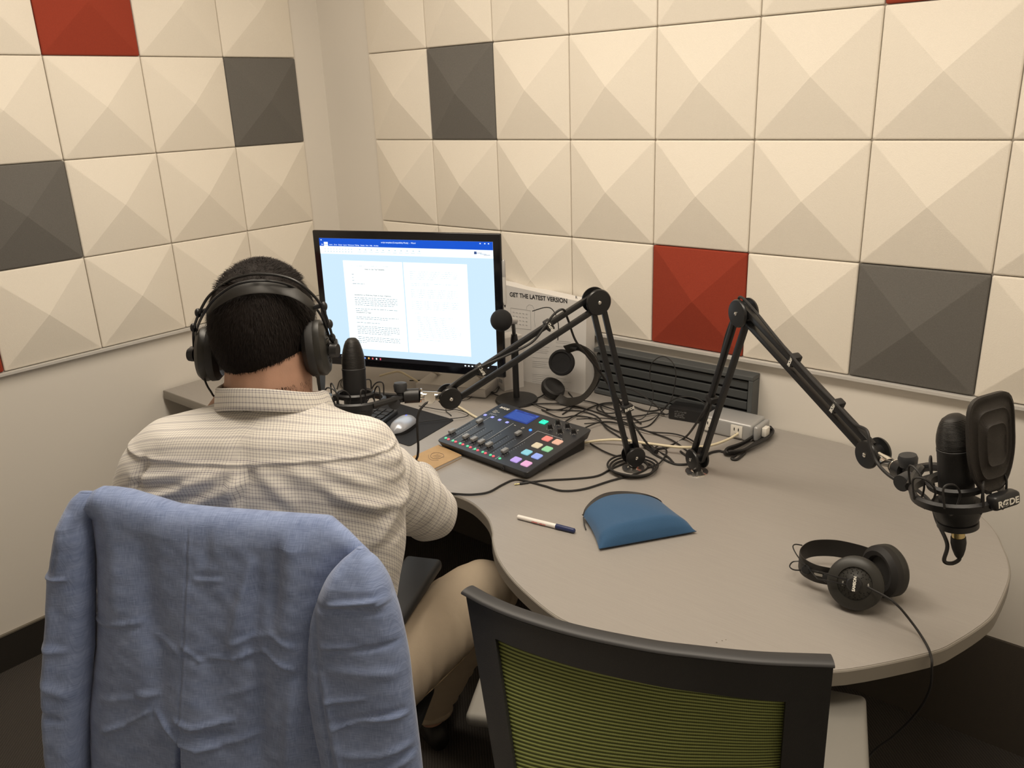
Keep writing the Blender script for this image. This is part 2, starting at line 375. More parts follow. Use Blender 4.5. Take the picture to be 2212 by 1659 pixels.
# black power brick
ad = thing('power_adapter', 'black power brick with white spec print leaning on the wall rail', 'power adapter', (1.63, -.07, DZ))
A0 = hz(1443, 905); A1 = hz(1527, 919); dx = (A1-A0).normalized(); dx.z = 0; nrm = Vector((-dx.y, dx.x, 0)); L_ = .15
Mb = basis(dx, nrm, Vector((0, 0, 1)))
cen = A0+dx*L_/2+nrm*.03+Vector((0, 0, .0195))
MB().box(cen, (L_, .058, .038), Mb, .003).build('case', BLK, ad)
tx = A0+dx*.02+Vector((0, 0, .026))-nrm*.0006
for i, (s, zz) in enumerate((('⊗ ◯ ◎ △ ▭ CE', .0), ('LPS  19V  4.74A', -.006), ('AC ADAPTER', -.011), ('INPUT 100-240V', -.016))):
    text('print_line', s.replace('⊗ ◯ ◎ △ ▭', 'o O o A o'), .0062 if i == 0 else .0045, tx+Vector((0, 0, zz)), dx, (0, 0, 1), mat('faint_print', (.22, .22, .22), .6), ad, .0002)
# big white carton
bx = thing('white_carton', 'tall white carton printed GET THE LATEST VERSION against the wall', 'box', (1.08, -.04, DZ))
yb = -.062
q = [hy(1093, 617, yb), hy(1267, 655, yb), hy(1262, 850, yb)]
xl = .86; zl = q[0].z+.006; xr = q[1].x; zr = q[1].z
fr = [Vector((xl, yb, DZ)), Vector((xr-.008, yb, DZ)), Vector((xr, yb, zr)), Vector((xl, yb, zl))]
m_ = MB(); m_.loft([fr, [p+Vector((0, .048, 0)) for p in fr]]); m_.build('carton_body', CARD, bx, smooth=False)
PR = mat('black_print', (.03, .03, .032), .6); PG = mat('grey_print', (.33, .33, .34), .6)
td = (hy(1237, 651, yb)-hy(1102, 635, yb)).normalized(); ty = Vector((0, 0, 1))
text('box_title', 'GET THE LATEST VERSION', .0205, hy(1101, 640, yb-.0006), td, ty, PR, bx, .0002, bold=.0004, xs=.98)
text('box_title', 'R', .0125, hy(1243, 645, yb-.0006), td, ty, PR, bx, .0002, bold=.0002)
g = MB()
def fline(u0, v0, u1, v1, th=.0009): g.cyl(hy(u0, v0, yb-.0003), hy(u1, v1, yb-.0003), th/2, n=5)
for a in ((1103, 665, 1146, 671), (1103, 665, 1104, 708), (1146, 671, 1147, 712), (1104, 708, 1147, 712)): fline(*a)
for r in range(4):
    for c_ in range(5): fline(1108+c_*7, 674+r*8+c_, 1111+c_*7, 675+r*8+c_, .002)
for i in range(9): fline(1168+i, 0, 1168+i, 0) if 0 else None
cc = [(1137, 668), (1138, 662), (1143, 658), (1150, 660), (1155, 670), (1154, 690), (1156, 706)]
for a, b_ in zip(cc, cc[1:]): fline(*a, *b_)
random.seed(3)
for k in range(26):
    for (u0, u1) in ((1150, 1190), (1201, 1240)):
        if random.random() < .82: fline(u0, 736+k*4, u0+(u1-u0)*random.uniform(.5, 1), 739+k*4, .0007)
g.build('printed_drawing', PG, bx, smooth=False)
# small carton
sb = thing('small_carton', 'small white carton with a barcode label behind the round-based stand', 'box', (.975, -.12, DZ))
MB().box((.985, -.135, DZ+.09), (.06, .075, .18), Matrix.Rotation(-.35, 4, 'Z'), .001).build('carton_body', mat('carton_offwhite', (.62, .59, .56), .6), sb, smooth=False)
g = MB(); M_ = Matrix.Rotation(-.35, 4, 'Z')
for i in range(9): g.box(Vector((.985, -.135, DZ+.03))+(M_ @ Vector((-.006+i*.0028, -.0379, 0))), (.0012, .0006, .013), M_)
for i in range(5): g.box(Vector((.985, -.135, DZ+.045+i*.006))+(M_ @ Vector((.004, -.0379, 0))), (.022, .0006, .0012), M_)
g.build('barcode_label', PG, sb, smooth=False)

# ================================================================== monitor
MC = Vector((.8139, -.4109, 1.0747)); yw = .3424
mx = Vector((math.cos(yw), math.sin(yw), 0)); pit = -.0215
my = Vector((-math.sin(yw)*math.cos(pit), math.cos(yw)*math.cos(pit), math.sin(pit))); mz = mx.cross(my)
mon = thing('desktop_monitor', 'large black-bezel touchscreen monitor showing a two-page text document', 'monitor', (MC.x, MC.y, DZ))
def mp(x, z, y=0): return MC+mx*x+mz*z+my*y
Mm = basis(mx, my, mz)
MW, MH = .637, .439
MB().box(mp(0, 0, .007), (MW, .0125, MH), Mm, .004, 3).build('bezel', mat('glass_bezel', (.004, .004, .006), .12), mon)
SW, SH = .589, .391
def sx(t): return -SW/2+SW*t
def sz(t): return SH/2-SH*t
def em(n, c, s): return mat(n, (0, 0, 0), .4, emit=c, es=s)
EB = em('screen_blue', (.0, .085, .62), 1.0); EW = em('screen_white', (.84, .95, 1.0), 1.2); EP = em('screen_page', (.93, 1, 1), 1.35); EBG = em('screen_canvas', (.60, .80, .98), 1.0)
ET = em('screen_text', (.22, .36, .42), .85); ETB = em('screen_task', (.004, .005, .01), .5); EDK = em('screen_dark_icon', (.05, .1, .3), .8)
def srect(x0, y0, x1, y1, m, dy=-.0004, name='screen_block', par=None):
    y = dy; a = MB()
    a.loft([[mp(sx(x0), sz(y0), y), mp(sx(x1), sz(y0), y), mp(sx(x1), sz(y1), y), mp(sx(x0), sz(y1), y)], [mp(sx(x0), sz(y0), y+.0004), mp(sx(x1), sz(y0), y+.0004), mp(sx(x1), sz(y1), y+.0004), mp(sx(x0), sz(y1), y+.0004)]])
    return a.build(name, m, par or mon, smooth=False)
scr = srect(0, 0, 1, 1, EBG, 0, 'screen')
srect(0, 0, 1, .062, EB, -.0006, 'title_bar', scr)
srect(.028, .03, .052, .064, EW, -.001, 'active_tab', scr)
srect(0, .063, 1, .125, EW, -.0006, 'ribbon', scr)
srect(0, .965, 1, 1, ETB, -.0006, 'taskbar', scr)
pgl = srect(.135, .175, .488, .905, EP, -.0008, 'document_page', scr); pgr = srect(.495, .175, .855, .905, EP, -.0008, 'document_page', scr)
g = MB(); gw = MB(); gd = MB(); gh = MB()
def seg(G, x0, y0, x1, th=.0008, dy=-.0013):
    G.box(mp((sx(x0)+sx(x1))/2, sz(y0), dy), (abs(sx(x1)-sx(x0)), .0003, th), Mm)
def words(G, x0, x1, y, th=.0016, end=1.0):
    x = x0; xe = x0+(x1-x0)*end
    while x < xe:
        wd = random.uniform(.008, .024); seg(G, x, y, min(x+wd, xe), th); x += wd+.0045
y = .53; 
ghd = MB()
words(ghd, .18, .41, .215, .0007)
for yy, xe in ((.285, .195), (.31, .192), (.335, .195)): words(ghd, .183, xe, yy)
words(ghd, .183, .255, .36)
seg(ghd, .185, .43, .44, .0004)
ghd.build('header_text', ET, scr, smooth=False); gi = MB()
for n_, e_ in ((5, .9), (2, .3), (0, 0), (2, .75), (1, .55), (5, .8), (4, .2)):
    for k in range(n_): words(g, .188, .445, y-.055, end=1 if k < n_-1 else e_); y += .0148
    y += .017 if n_ else .022
y = .245
for n_, e_ in ((5, .5), (2, .4), (5, .9), (5, .7)):
    for k in range(n_): words(gh, .53, .80, y, .0011, end=1 if k < n_-1 else e_); y += .0148
    y += .02
words(gh, .535, .57, y, .001); y += .03
for k in range(12): words(gh, .555, .81, y, .0011, end=random.uniform(.55, 1)); y += .0148
words(gh, .545, .70, y+.01, .0011)
for x in np.arange(.03, .2, .018):
    seg(gi, x, .085, x+.006, .002); seg(gi, x, .105, x+.005, .0025)
for x in np.arange(.24, .62, .035): seg(gi, x, .085, x+.008, .0025); seg(gi, x-.01, .103, x+.012, .0009)
for x in (.01, .93, .955, .975): seg(gw, x, .014, x+.006, .003)
for i, x in enumerate((.93, .955, .975)): seg(gd, x-.025, .085+.008*i, x+.01, .001)
gd.box(mp(sx(.905), sz(.085), -.0013), (.008, .0003, .008), Mm)
g.build('document_text', ET, scr, smooth=False); gh.build('light_text', em('screen_text_light', (.48, .64, .70), .95), scr, smooth=False)
gi.build('ribbon_icons', MATS['screen_text_light'], scr, smooth=False); gw.build('window_buttons', EW, scr, smooth=False); gd.build('toolbar_icon', EDK, scr, smooth=False)
for i, (x, s) in enumerate(((.012, 'File'), (.03, 'Home'), (.062, 'Insert'), (.09, 'Draw'), (.117, 'Design'), (.146, 'Layout'), (.175, 'References'), (.217, 'Mailings'), (.252, 'Review'), (.282, 'View'), (.306, 'Help'), (.33, 'Acrobat'))):
    text('menu_word', s, .0050, mp(sx(x), sz(.054), -.0016), mx, mz, EB if i == 1 else EW, scr, .0001)
text('window_title', 'script template (Compatibility Mode)  -  Word', .0062, mp(sx(.375), sz(.028), -.0016), mx, mz, EW, scr, .0001)
text('document_heading', 'How to Use This Template', .0062, mp(sx(.265), sz(.245), -.0016), mx, mz, em('screen_ink', (.05, .08, .1), .8), scr, .0001, bold=.0001)
text('document_heading', 'Introduction to Welcome, Point of View, 2 Sections', .0062, mp(sx(.188), sz(.456), -.0016), mx, mz, MATS['screen_ink'], scr, .0001, bold=.0001)
text('document_heading', 'Introduction to Topic', .0062, mp(sx(.19), sz(.601), -.0016), mx, mz, MATS['screen_ink'], scr, .0001, bold=.0001)
for i, c in enumerate(((1, 1, 1), (.9, .9, .9), (.5, .8, 1), (.9, .9, .1), (1, .2, .2), (.2, .9, .3), (.2, .4, 1), (1, .5, .1), (1, .15, .15), (.9, .9, .9), (1, .1, .2))):
    a = MB().box(mp(sx(.075+i*.024), sz(.983), -.0013), (.0042, .0003, .0055), Mm); a.build('taskbar_icon', em('icon_%d' % i, c, 1), scr, smooth=False)
for i in range(4): MB().box(mp(sx(.82+i*.02+(.07 if i == 3 else 0)), sz(.983), -.0013), (.005, .0003, .004), Mm).build('tray_icon', EW, scr, smooth=False)
# stand
sbse = MB().box(Vector((MC.x+.03, MC.y+.20, DZ+.018)), (.25, .22, .032), Matrix.Rotation(yw, 4, 'Z'), .005, 3); sbse.build('stand_base', mat('stand_silver', (.5, .48, .46), .35, .4), mon)
for s_ in (-.08, .08):
    g = MB(); p0 = mp(s_, -.16, .016); p1 = Vector((MC.x+.03, MC.y+.20, DZ+.03))+mx*s_; g.cyl(p0, p1, .007, n=12); g.build('stand_arm', CHR, mon)
# stylus on the side of the monitor
st = thing('stylus_pen', 'silver stylus clinging to the right side of the monitor', 'pen', tuple(mp(MW/2+.006, 0, 0)))
zz = [hpl(1092, v, mp(MW/2+.006, 0, 0), my) for v in (562, 665)]
p0 = mp(MW/2+.006, (zz[0]-MC).dot(mz), .004); p1 = mp(MW/2+.006, (zz[1]-MC).dot(mz), .004); d = (p1-p0)
MB().lathe(p0, d, [(.003, 0), (.0052, .003), (.0055, .05)], 14).build('pen_cap', SILV, st)
MB().lathe(p0, d, [(.0055, .0502), (.0055, d.length-.018), (.0035, d.length-.008)], 14).build('barrel', mat('pen_pale_grey', (.6, .59, .57), .4), st)
MB().lathe(p0, d, [(.0032, d.length-.008), (.001, d.length)], 10).build('tip', DGR, st)
# ================================================================== mixer
RC = Vector((1.329, -.529, .794)); ry, rp = -.0648, .125
rx = Vector((math.cos(ry), math.sin(ry), 0)); ryv = Vector((-math.sin(ry)*math.cos(rp), math.cos(ry)*math.cos(rp), math.sin(rp))); rz = rx.cross(ryv)
mix = thing('audio_mixer', 'black podcast mixing desk with glowing coloured pads and sliders', 'mixer', (RC.x, RC.y, DZ))
MR = basis(rx, ryv, rz)
def rl(a, b):                       # a point of the mixer's top face in its own x, y
    p = hpl(930+a/5.978, 860+b/5.978, RC, rz)-RC; return p.dot(rx), p.dot(ryv)
def rw(x, y, z=0): return RC+rx*x+ryv*y+rz*z
def rrect(x0, x1, y0, y1, r, n=5):
    o = []
    for cx, cy, a0 in ((x1-r, y1-r, 0), (x0+r, y1-r, 90), (x0+r, y0+r, 180), (x1-r, y0+r, 270)):
        for k in range(n+1): an = math.radians(a0+90*k/n); o.append((cx+r*math.cos(an), cy+r*math.sin(an)))
    return o
X1, Y1 = .1698, .1334
o_ = rrect(-X1, X1, -Y1, Y1, .012)
def shr(o, d): return [(x-d*(1 if x > 0 else -1), y-d*(1 if y > 0 else -1)) for x, y in o]
rings = []
top = [rw(x, y, 0) for x, y in shr(o_, .001)]; t2 = [rw(x, y, -.0015) for x, y in o_]
bot = [rw(x, y, -.022) for x, y in shr(o_, .007)]
MB().loft([bot, t2, top]).build('case', mat('mixer_black', (.022, .024, .030), .38, bump=.06, bscale=900), mix)
b2 = [Vector((p.x, p.y, DZ+.002)) for p in [rw(x*.9, y*.55+.05, 0) for x, y in o_]]; b3 = [rw(x*.9, y*.55+.05, -.02) for x, y in o_]
MB().loft([b2, b3]).build('rear_foot', BLK, mix)
for s in (-1, 1): MB().cyl(rw(s*.13, -.11, -.018), Vector((*rw(s*.13, -.11, -.02).xy, DZ)), .009).build('rubber_foot', RUB, mix)
def rbox(x, y, z, sx_, sy_, sz_, bev=.0004): return MB().box(rw(x, y, z), (sx_, sy_, sz_), MR, bev)
def soft(n, c, s=.9): return mat(n, tuple(k*.35 for k in c), .45, emit=c, es=s)
GB = soft('button_green', (.10, .62, .30), .95); RB = soft('button_red', (.85, .10, .13), 1.0)
FCAP = mat('fader_cap', (.26, .265, .27), .4); PRT = mat('mixer_print', (.55, .58, .62), .6)
gr = [(198, 517, 232, 532), (290, 552, 325, 565), (384, 587, 418, 600), (478, 622, 515, 637), (573, 660, 610, 675), (675, 698, 710, 713), (775, 737, 812, 752)]
chx = []
for a, b, c, d in gr:
    x, y = rl(a, b); x2, y2 = rl(c, d)
    MB().cyl(rw(x, y, 0), rw(x, y, .0018), .0041, .0036, 14).build('round_button', GB, mix); MB().cyl(rw(x2, y2, 0), rw(x2, y2, .0018), .0041, .0036, 14).build('round_button', RB, mix)
    chx.append(((x+x2)/2, (y+y2)/2))
x, y = rl(895, 782); MB().cyl(rw(x, y, 0), rw(x, y, .0018), .0041, .0036, 14).build('round_button', GB, mix); chx.append((x+.001, y))
LV = soft('button_lavender', (.36, .38, .95), .9)
for a, b in ((707, 222), (800, 250), (893, 285), (990, 317)):
    x, y = rl(a, b); rbox(x, y, .0012, .009, .0085, .0022, .0009).build('square_button', LV, mix)
kn = [(285, 450), (640, 320), (465, 520), (570, 555), (665, 590), (765, 625), (1140, 480), (965, 705)]
SLOT = mat('slot_black', (.004, .004, .005), .6)
fx = []
for i, (a, b) in enumerate(kn):
    kx, ky = rl(a, b); kx -= .001
    y0 = chx[min(i, 7)][1]+.010; y1 = y0+.092
    rbox(kx, (y0+y1)/2, .0002, .0022, y1-y0, .0006, 0).build('fader_slot', SLOT, mix, smooth=False)
    t = MB()
    for q in range(11): t.box(rw(kx+.0085, y0+.004+q*.0084, .0003), (.003 if q % 3 == 0 else .0022, .0007, .0003), MR)
    t.build('fader_scale', PRT if i else PRT, mix, smooth=False)
    c = MB().box(rw(kx, ky, .0065), (.0125, .020, .009), MR, .0014)
    for v in c.v:                                            # dished top for the finger
        lp = (v-RC).dot(ryv)-ky
        if (v-RC).dot(rz) > .006: v -= rz*(.0026*math.cos(min(1, abs(lp)/.0085)*PI/2))
    c.build('fader_knob', FCAP, mix)
def rline(p, q, w_=.0009):
    a = Vector(rl(*p)); b = Vector(rl(*q)); c = (a+b)/2; d = b-a; an = math.atan2(d.y, d.x)
    return MB().box(rw(c.x, c.y, .0003), (d.length, w_, .0003), MR @ Matrix.Rotation(an, 4, 'Z'))
for p, q in (((255, 560), (780, 238)), ((538, 668), (1072, 325)), ((835, 788), (1385, 425)), ((1385, 425), (1700, 528)), ((1570, 488), (1572, 497)), ((1700, 528), (1690, 538))):
    rline(p, q).build('divider_line', PRT, mix, smooth=False)
sc_ = [rl(945, 240), rl(1105, 145), rl(1408, 235), rl(1240, 345)]
sx0 = (sc_[0][0]+sc_[1][0])/2; sx1 = (sc_[2][0]+sc_[3][0])/2; sy0 = (sc_[0][1]+sc_[3][1])/2; sy1 = (sc_[1][1]+sc_[2][1])/2
dsp = rbox((sx0+sx1)/2, (sy0+sy1)/2, .0004, sx1-sx0, sy1-sy0, .001, 0).build('touch_screen', em('mixer_screen', (.015, .05, .30), .8), mix, smooth=False)
g = MB(); n_ = 7
for i in range(n_): yy = sy0+.008+(sy1-sy0-.022)*i/(n_-1); g.box(rw((sx0+sx1)/2, yy, .0011), ((sx1-sx0)*.86, .0028, .0002), MR)
for xx in (sx0+.006, sx1-.006): g.box(rw(xx, sy1-.006, .0011), (.007, .006, .0002), MR)
g.box(rw((sx0+sx1)/2, sy1-.006, .0011), (.016, .002, .0002), MR)
g.build('screen_bars', em('mixer_screen_bar', (.05, .13, .5), .9), dsp, smooth=False)
gq = [rl(1370, 320), rl(1447, 268), rl(1553, 300), rl(1477, 368)]
cx = sum(p[0] for p in gq)/4; cy = sum(p[1] for p in gq)/4
rbox(cx, cy, .0015, .021, .019, .003, .0025 if 0 else .001).build('record_button', soft('button_mint', (.02, .85, .50), 1.0), mix)
MB().cyl(rw(cx-.005, cy+.003, .003), rw(cx-.005, cy+.003, .0033), .0018, n=12).build('record_dot', PR, mix)
x, y = rl(1290, 415); MB().cyl(rw(x, y, 0), rw(x, y, .0022), .0042, .0038, 16).build('power_light', em('led_blue', (.02, .16, 1.0), 3), mix)
for a, b in ((1545, 385), (1645, 330), (1672, 440), (1770, 372), (1850, 445)):
    x, y = rl(a, b+8)
    k = MB().lathe(rw(x, y, 0), rz, [(.0082, 0), (.0062, .002), (.0058, .012), (.005, .0135)], 20).build('volume_knob', BLK, mix)
    t = MB()
    for q in range(8): an = math.radians(-60+q*300/7); t.box(rw(x+.0098*math.sin(an+PI), y+.0098*math.cos(an+PI), .0003), (.0012, .0012, .0003), MR)
    t.build('knob_scale', WHT, k, smooth=False)
pc = {'pad_coral': (.79, .23, .19), 'pad_peach': (.74, .42, .30), 'pad_sand': (.68, .57, .38), 'pad_green': (.27, .61, .33), 'pad_sky': (.24, .57, .68), 'pad_blue': (.29, .38, .82), 'pad_violet': (.48, .34, .80), 'pad_pink': (.74, .38, .62)}
pp = [(1507, 528), (1640, 572), (1377, 615), (1508, 662), (1243, 705), (1375, 755), (1105, 800), (1238, 852)]
for (nm, c), (a, b) in zip(pc.items(), pp):
    x, y = rl(a, b)
    ob = MB().loft([[rw(p[0], p[1], 0) for p in rrect(x-.0122, x+.0122, y-.0115, y+.0115, .003, 3)], [rw(p[0], p[1], .0022) for p in rrect(x-.0122, x+.0122, y-.0115, y+.0115, .003, 3)], [rw(p[0], p[1], .003) for p in rrect(x-.0115, x+.0115, y-.0108, y+.0108, .003, 3)]]).build('sound_pad', soft(nm, c, .75), mix)
    ob['label'] = nm.replace('pad_', '')+' glowing square pad'
x, y = rl(915, 108); text('brand_lettering', 'RØDE', .0135, rw(x+.001, y-.010, .0004), rx, ryv, WHT, mix, .0001, bold=.0004, xs=.95)
x, y = rl(935, 131); MB().cyl(rw(x, y, 0), rw(x, y, .0006), .0013, n=10).build('brand_dot', WHT, mix)
x, y = rl(835, 155)
for i, s in enumerate(('Card', 'Input Deck', 'Copied')): text('small_lettering', s, .0052, rw(x, y-.002-i*.0058, .0004), rx, ryv, WHT, mix, .0001)
x, y = rl(772, 195)
for i, s in enumerate(('CONNECT AC', '5V - 1A')): text('small_lettering', s, .0042, rw(x, y-.002-i*.005, .0004), rx, ryv, PRT, mix, .0001)
x, y = rl(1090, 352); MB().box(rw(x, y, .0003), (.006, .0015, .0003), MR).build('usb_symbol', WHT, mix, smooth=False)
x, y = rl(1190, 388); g = MB(); [g.box(rw(x+dx_, y+dy_, .0003), s_, MR) for dx_, dy_, s_ in ((-.0028, 0, (.0007, .008, .0003)), (.0028, 0, (.0007, .008, .0003)), (0, .004, (.006, .0007, .0003)), (0, -.004, (.006, .0007, .0003)))]; g.build('phone_symbol', WHT, mix, smooth=False)
x, y = rl(1905, 415); text('headphone_symbol', 'Ω', .007, rw(x-.003, y-.003, .0004), rx, ryv, WHT, mix, .0001)
p = rw(.085, -.1345, -.012); MB().lathe(p, -ryv, [(.0045, -.002), (.0045, .0006), (.0025, .0006), (.0025, -.001)], 16).build('headphone_socket', DGR, mix)

# ================================================================== mouse, mat, keyboard, notebook, marker, pouch
def DK(u, v, h=.003): return hz(u, v, DZ+h)
pad_ = thing('mouse_mat', 'black cloth mouse mat with rounded corners under the silver mouse', 'mouse mat', (.92, -.60, DZ))
cs = [DK(845, 868, 0), DK(982, 908, 0), DK(885, 965, 0)]; cs.append(cs[0]+cs[2]-cs[1])
def rquad(cs, r, n=6):
    o = []
    for i in range(4):
        p = cs[i]; a = (cs[i-1]-p).normalized(); b = (cs[(i+1) % 4]-p).normalized()
        for k in range(n+1):
            t = k/n; o.append((p+a*r)*(1-t)**2+p*2*t*(1-t)+(p+b*r)*t*t)
    return o
rq = rquad(cs, .012)
MB().loft([[p.copy() for p in rq], [p+Vector((0, 0, .002)) for p in rq]]).build('mat_sheet', mat('mat_cloth', (.008, .008, .010), .85), pad_)
ms = thing('computer_mouse', 'silver wireless computer mouse with a black underside', 'mouse', tuple(DK(872, 922, 0)))
mo = DK(872, 926, .002); mdir = (DK(900, 905, .002)-mo).normalized(); msd = Vector((-mdir.y, mdir.x, 0))
def blob(o, ax, ay, L, W_, Hh, t0, t1, n=20, m=14, back=0):
    rs = []
    for i in range(m+1):
        t = -1+2*i/m; wdt = W_*(1-abs(t)**2.6)**.5 if abs(t) < 1 else .0005; hh = Hh*max(.03, (1-abs(t-.1*(1 if t > 0 else -1))**2.4))**.6
        ring = []
        for k in range(n):
            an = PI*k/(n-1); ring.append(o+ax*(L*t)+ay*(wdt*math.cos(an))+Vector((0, 0, t0*hh+(t1-t0)*hh*math.sin(an))))
        rs.append(ring)
    return MB().loft(rs)
blob(mo, mdir, msd, .056, .031, .036, .35, 1.0).build('mouse_shell', mat('mouse_silver', (.45, .47, .52), .3, .4), ms)
blob(mo, mdir, msd, .0555, .0305, .03, 0, .9).build('mouse_underside', BLK, ms)
MB().box(mo+mdir*.018+Vector((0, 0, .0345)), (.004, .012, .002), basis(msd, mdir, Vector((0, 0, 1)))).build('mouse_light', em('mouse_led', (.1, .15, 1), 1.2), ms)
kb = thing('keyboard', 'dark keyboard mostly hidden in front of the seated man', 'keyboard', (.72, -.66, DZ))
KD = Matrix.Rotation(yw, 4, 'Z'); kc = Vector((.70, -.665, DZ+.009))
MB().box(kc, (.40, .15, .014), KD, .004).build('keyboard_case', mat('keyboard_dark', (.03, .032, .036), .4), kb)
g = MB()
for r in range(5):
    for c_ in range(15): g.box(kc+(KD @ Vector((-.182+c_*.026, -.055+r*.0265, .010))), (.022, .022, .005), KD, .001, 1)
g.build('keys', BLK, kb)
nb = thing('notebook', 'small kraft-brown notebook with a line drawing on its cover', 'notebook', tuple(DK(950, 995, 0)))
c0 = DK(998, 990, .0); c1 = DK(948, 967, .0); c2 = DK(938, 1019, 0); c3 = c1+c2-c0
qd = [c0, c1, c3, c2]
def slab(q_, z0, z1, k=1.0):
    c = sum(q_, Vector())/4; return MB().loft([[c+(p-c)*k+Vector((0, 0, z0)) for p in q_], [c+(p-c)*k+Vector((0, 0, z1)) for p in q_]])
slab(qd, 0, .001).build('back_cover', mat('kraft_card', (.44, .29, .145), .75, var=.04, vscale=60), nb, smooth=False)
slab(qd, .001, .008, .98).build('pages', mat('paper', (.62, .58, .55), .8), nb, smooth=False)
slab(qd, .008, .0092).build('front_cover', MATS['kraft_card'], nb, smooth=False)
g = MB(); ct = sum(qd, Vector())/4+Vector((0, 0, .0097)); e1 = (c1-c0).normalized(); e2 = (c2-c0).normalized()
sq = [(-.02, -.012), (-.006, -.02), (.012, -.016), (.022, -.004), (.014, .010), (.0, .016), (-.016, .008), (-.02, -.012)]
g.tube(spl([ct+e1*a+e2*b for a, b in sq], 4), .0004, 5)
for i in range(3): g.tube([ct+e1*(-.010+i*.007)+e2*-.010, ct+e1*(-.008+i*.007)+e2*.008], .0003, 4)
g.tube(spl([ct+e1*a+e2*b for a, b in [(-.024, .012), (-.01, .024), (.008, .022), (.024, .010)]], 4), .0003, 4)
g.build('cover_drawing', mat('ink_blue_grey', (.09, .07, .09), .7), nb)
# marker
mk = thing('marker_pen', 'white marker pen with navy cap and red lettering on the desk', 'pen', tuple(DK(1180, 1130, 0)))
p0 = DK(1118, 1116, .006); p1 = DK(1242, 1147, .006); d = (p1-p0); Ld = d.length; d.normalize()
MB().lathe(p0, d, [(.003, 0), (.0046, .001), (.005, .003), (.0054, Ld*.68)], 20).build('barrel', mat('marker_white', (.82, .78, .74), .35), mk)
MB().lathe(p0, d, [(.0058, Ld*.68), (.0062, Ld*.69), (.0055, Ld*.985), (.0035, Ld)], 20).build('cap', mat('navy_cap', (.02, .03, .10), .4), mk)
nrmv = (CM-p0).normalized(); yd = nrmv.cross(d).normalized()
tp = p0+d*Ld*.50+nrmv*.0052
RDP = mat('red_print', (.5, .03, .03), .5)
text('lettering', 'GLOW - AWAY', .0052, tp-yd*.0012+d*-.0+nrmv*.0002, -d, -yd, RDP, mk, .0001, bold=.0001)
text('lettering', 'MARKING PEN', .0042, tp+yd*.0026+d*.002-nrmv*.0002, -d, -yd, RDP, mk, .0001, bold=.0001)
# pouch
po = thing('zip_pouch', 'blue fabric zip pouch with a dark zipper along its top', 'pouch', tuple(DK(1380, 1130, 0)))
PA, PB_, PC_, PD = DK(1294, 1187, .004), DK(1504, 1149, .004), DK(1436, 1094, .014), DK(1265, 1120, .014)
NU, NV = 36, 26
def pt(u, v, top):
    base = PA*(1-u)*(1-v)+PB_*u*(1-v)+PC_*u*v+PD*(1-u)*v
    bow = (PC_-PB_+PD-PA).normalized()*(.040*math.sin(PI*min(1,u*.9+.08))**.8*v**2)
    side = -((PB_-PA).normalized())*(.004*math.sin(PI*v))*(1 if u < .5 else -1)*-1*abs(2*u-1)**4
    fu = max(0, 1-abs(2*u-1)**2.6)**.5; fv = max(0, min(1, v*5))**.55*(1-.30*v**3)
    base.z = DZ
    edge = .006+.006*v
    if top: base.z = DZ+edge+.0375*fu*fv+.0012*math.sin(9*u+5*v)*fu*fv
    else: base.z = DZ+edge*(1-fu*min(1, v*5)) 
    return base+bow+side
rs = [[pt(i/NU, j/NV, 1) for i in range(NU+1)] for j in range(NV+1)]
rb = [[pt(i/NU, j/NV, 0) for i in range(NU+1)] for j in range(NV+1)]
g = MB(); g.loft(rs, caps=False, closed=False); g.loft(rb, caps=False, closed=False)
ft = [rs[0], [(a+b)/2 for a, b in zip(rs[0], rb[0])], rb[0]]; g.loft(ft, caps=False, closed=False)
for sd in (0, -1): g.loft([[r[sd] for r in rs], [r[sd] for r in rb]], caps=False, closed=False)
PBL = mat('blue_cloth', (.020, .082, .185), .8, bump=.3, bscale=900, sheen=.2)
g.build('pouch_body', PBL, po, ang=60)
zt = rs[-1]; zb = rb[-1]; ow = (PC_-PB_).normalized()*.009
g = MB(); g.loft([[p.copy() for p in zt], [p+ow*math.sin(PI*min(1,(i+4)/NU))+Vector((0, 0, .003)) for i,p in enumerate(zt)], [p+ow*.9 for p in zb], zb], caps=False, closed=False); g.build('zipper', mat('zipper_dark', (.02, .016, .014), .6), po)
g = MB(); g.tube([zt[0]+Vector((0, 0, -.002)), zt[0]+(PA-PD)*.25+Vector((-.006, 0, -.006)), zt[0]+(PA-PD)*.4+Vector((-.007, 0, -.006))], .0014, 6); g.build('zip_pull', DGR, po)
se = [rs[0][i]*.5+rb[0][i]*.5+(PA-PD).normalized()*.0006 for i in range(NU+1)]
MB().tube(se, .0008, 6).build('bottom_seam', mat('seam_navy', (.012, .04, .085), .8), po)

# small stain on the desk
g = MB()
for u, v, r in ((1548, 1388, .0016), (1560, 1384, .0012), (1568, 1382, .001)): g.cyl(DK(u, v, .0), DK(u, v, .0)+Vector((0, 0, .0003)), r, n=9)
stn = g.build('ink_mark', mat('ink_stain', (.16, .14, .11), .6), org=(2.13, -.95, DZ)); tag(stn, 'tiny dark ink mark on the rounded end of the desk', 'stain')

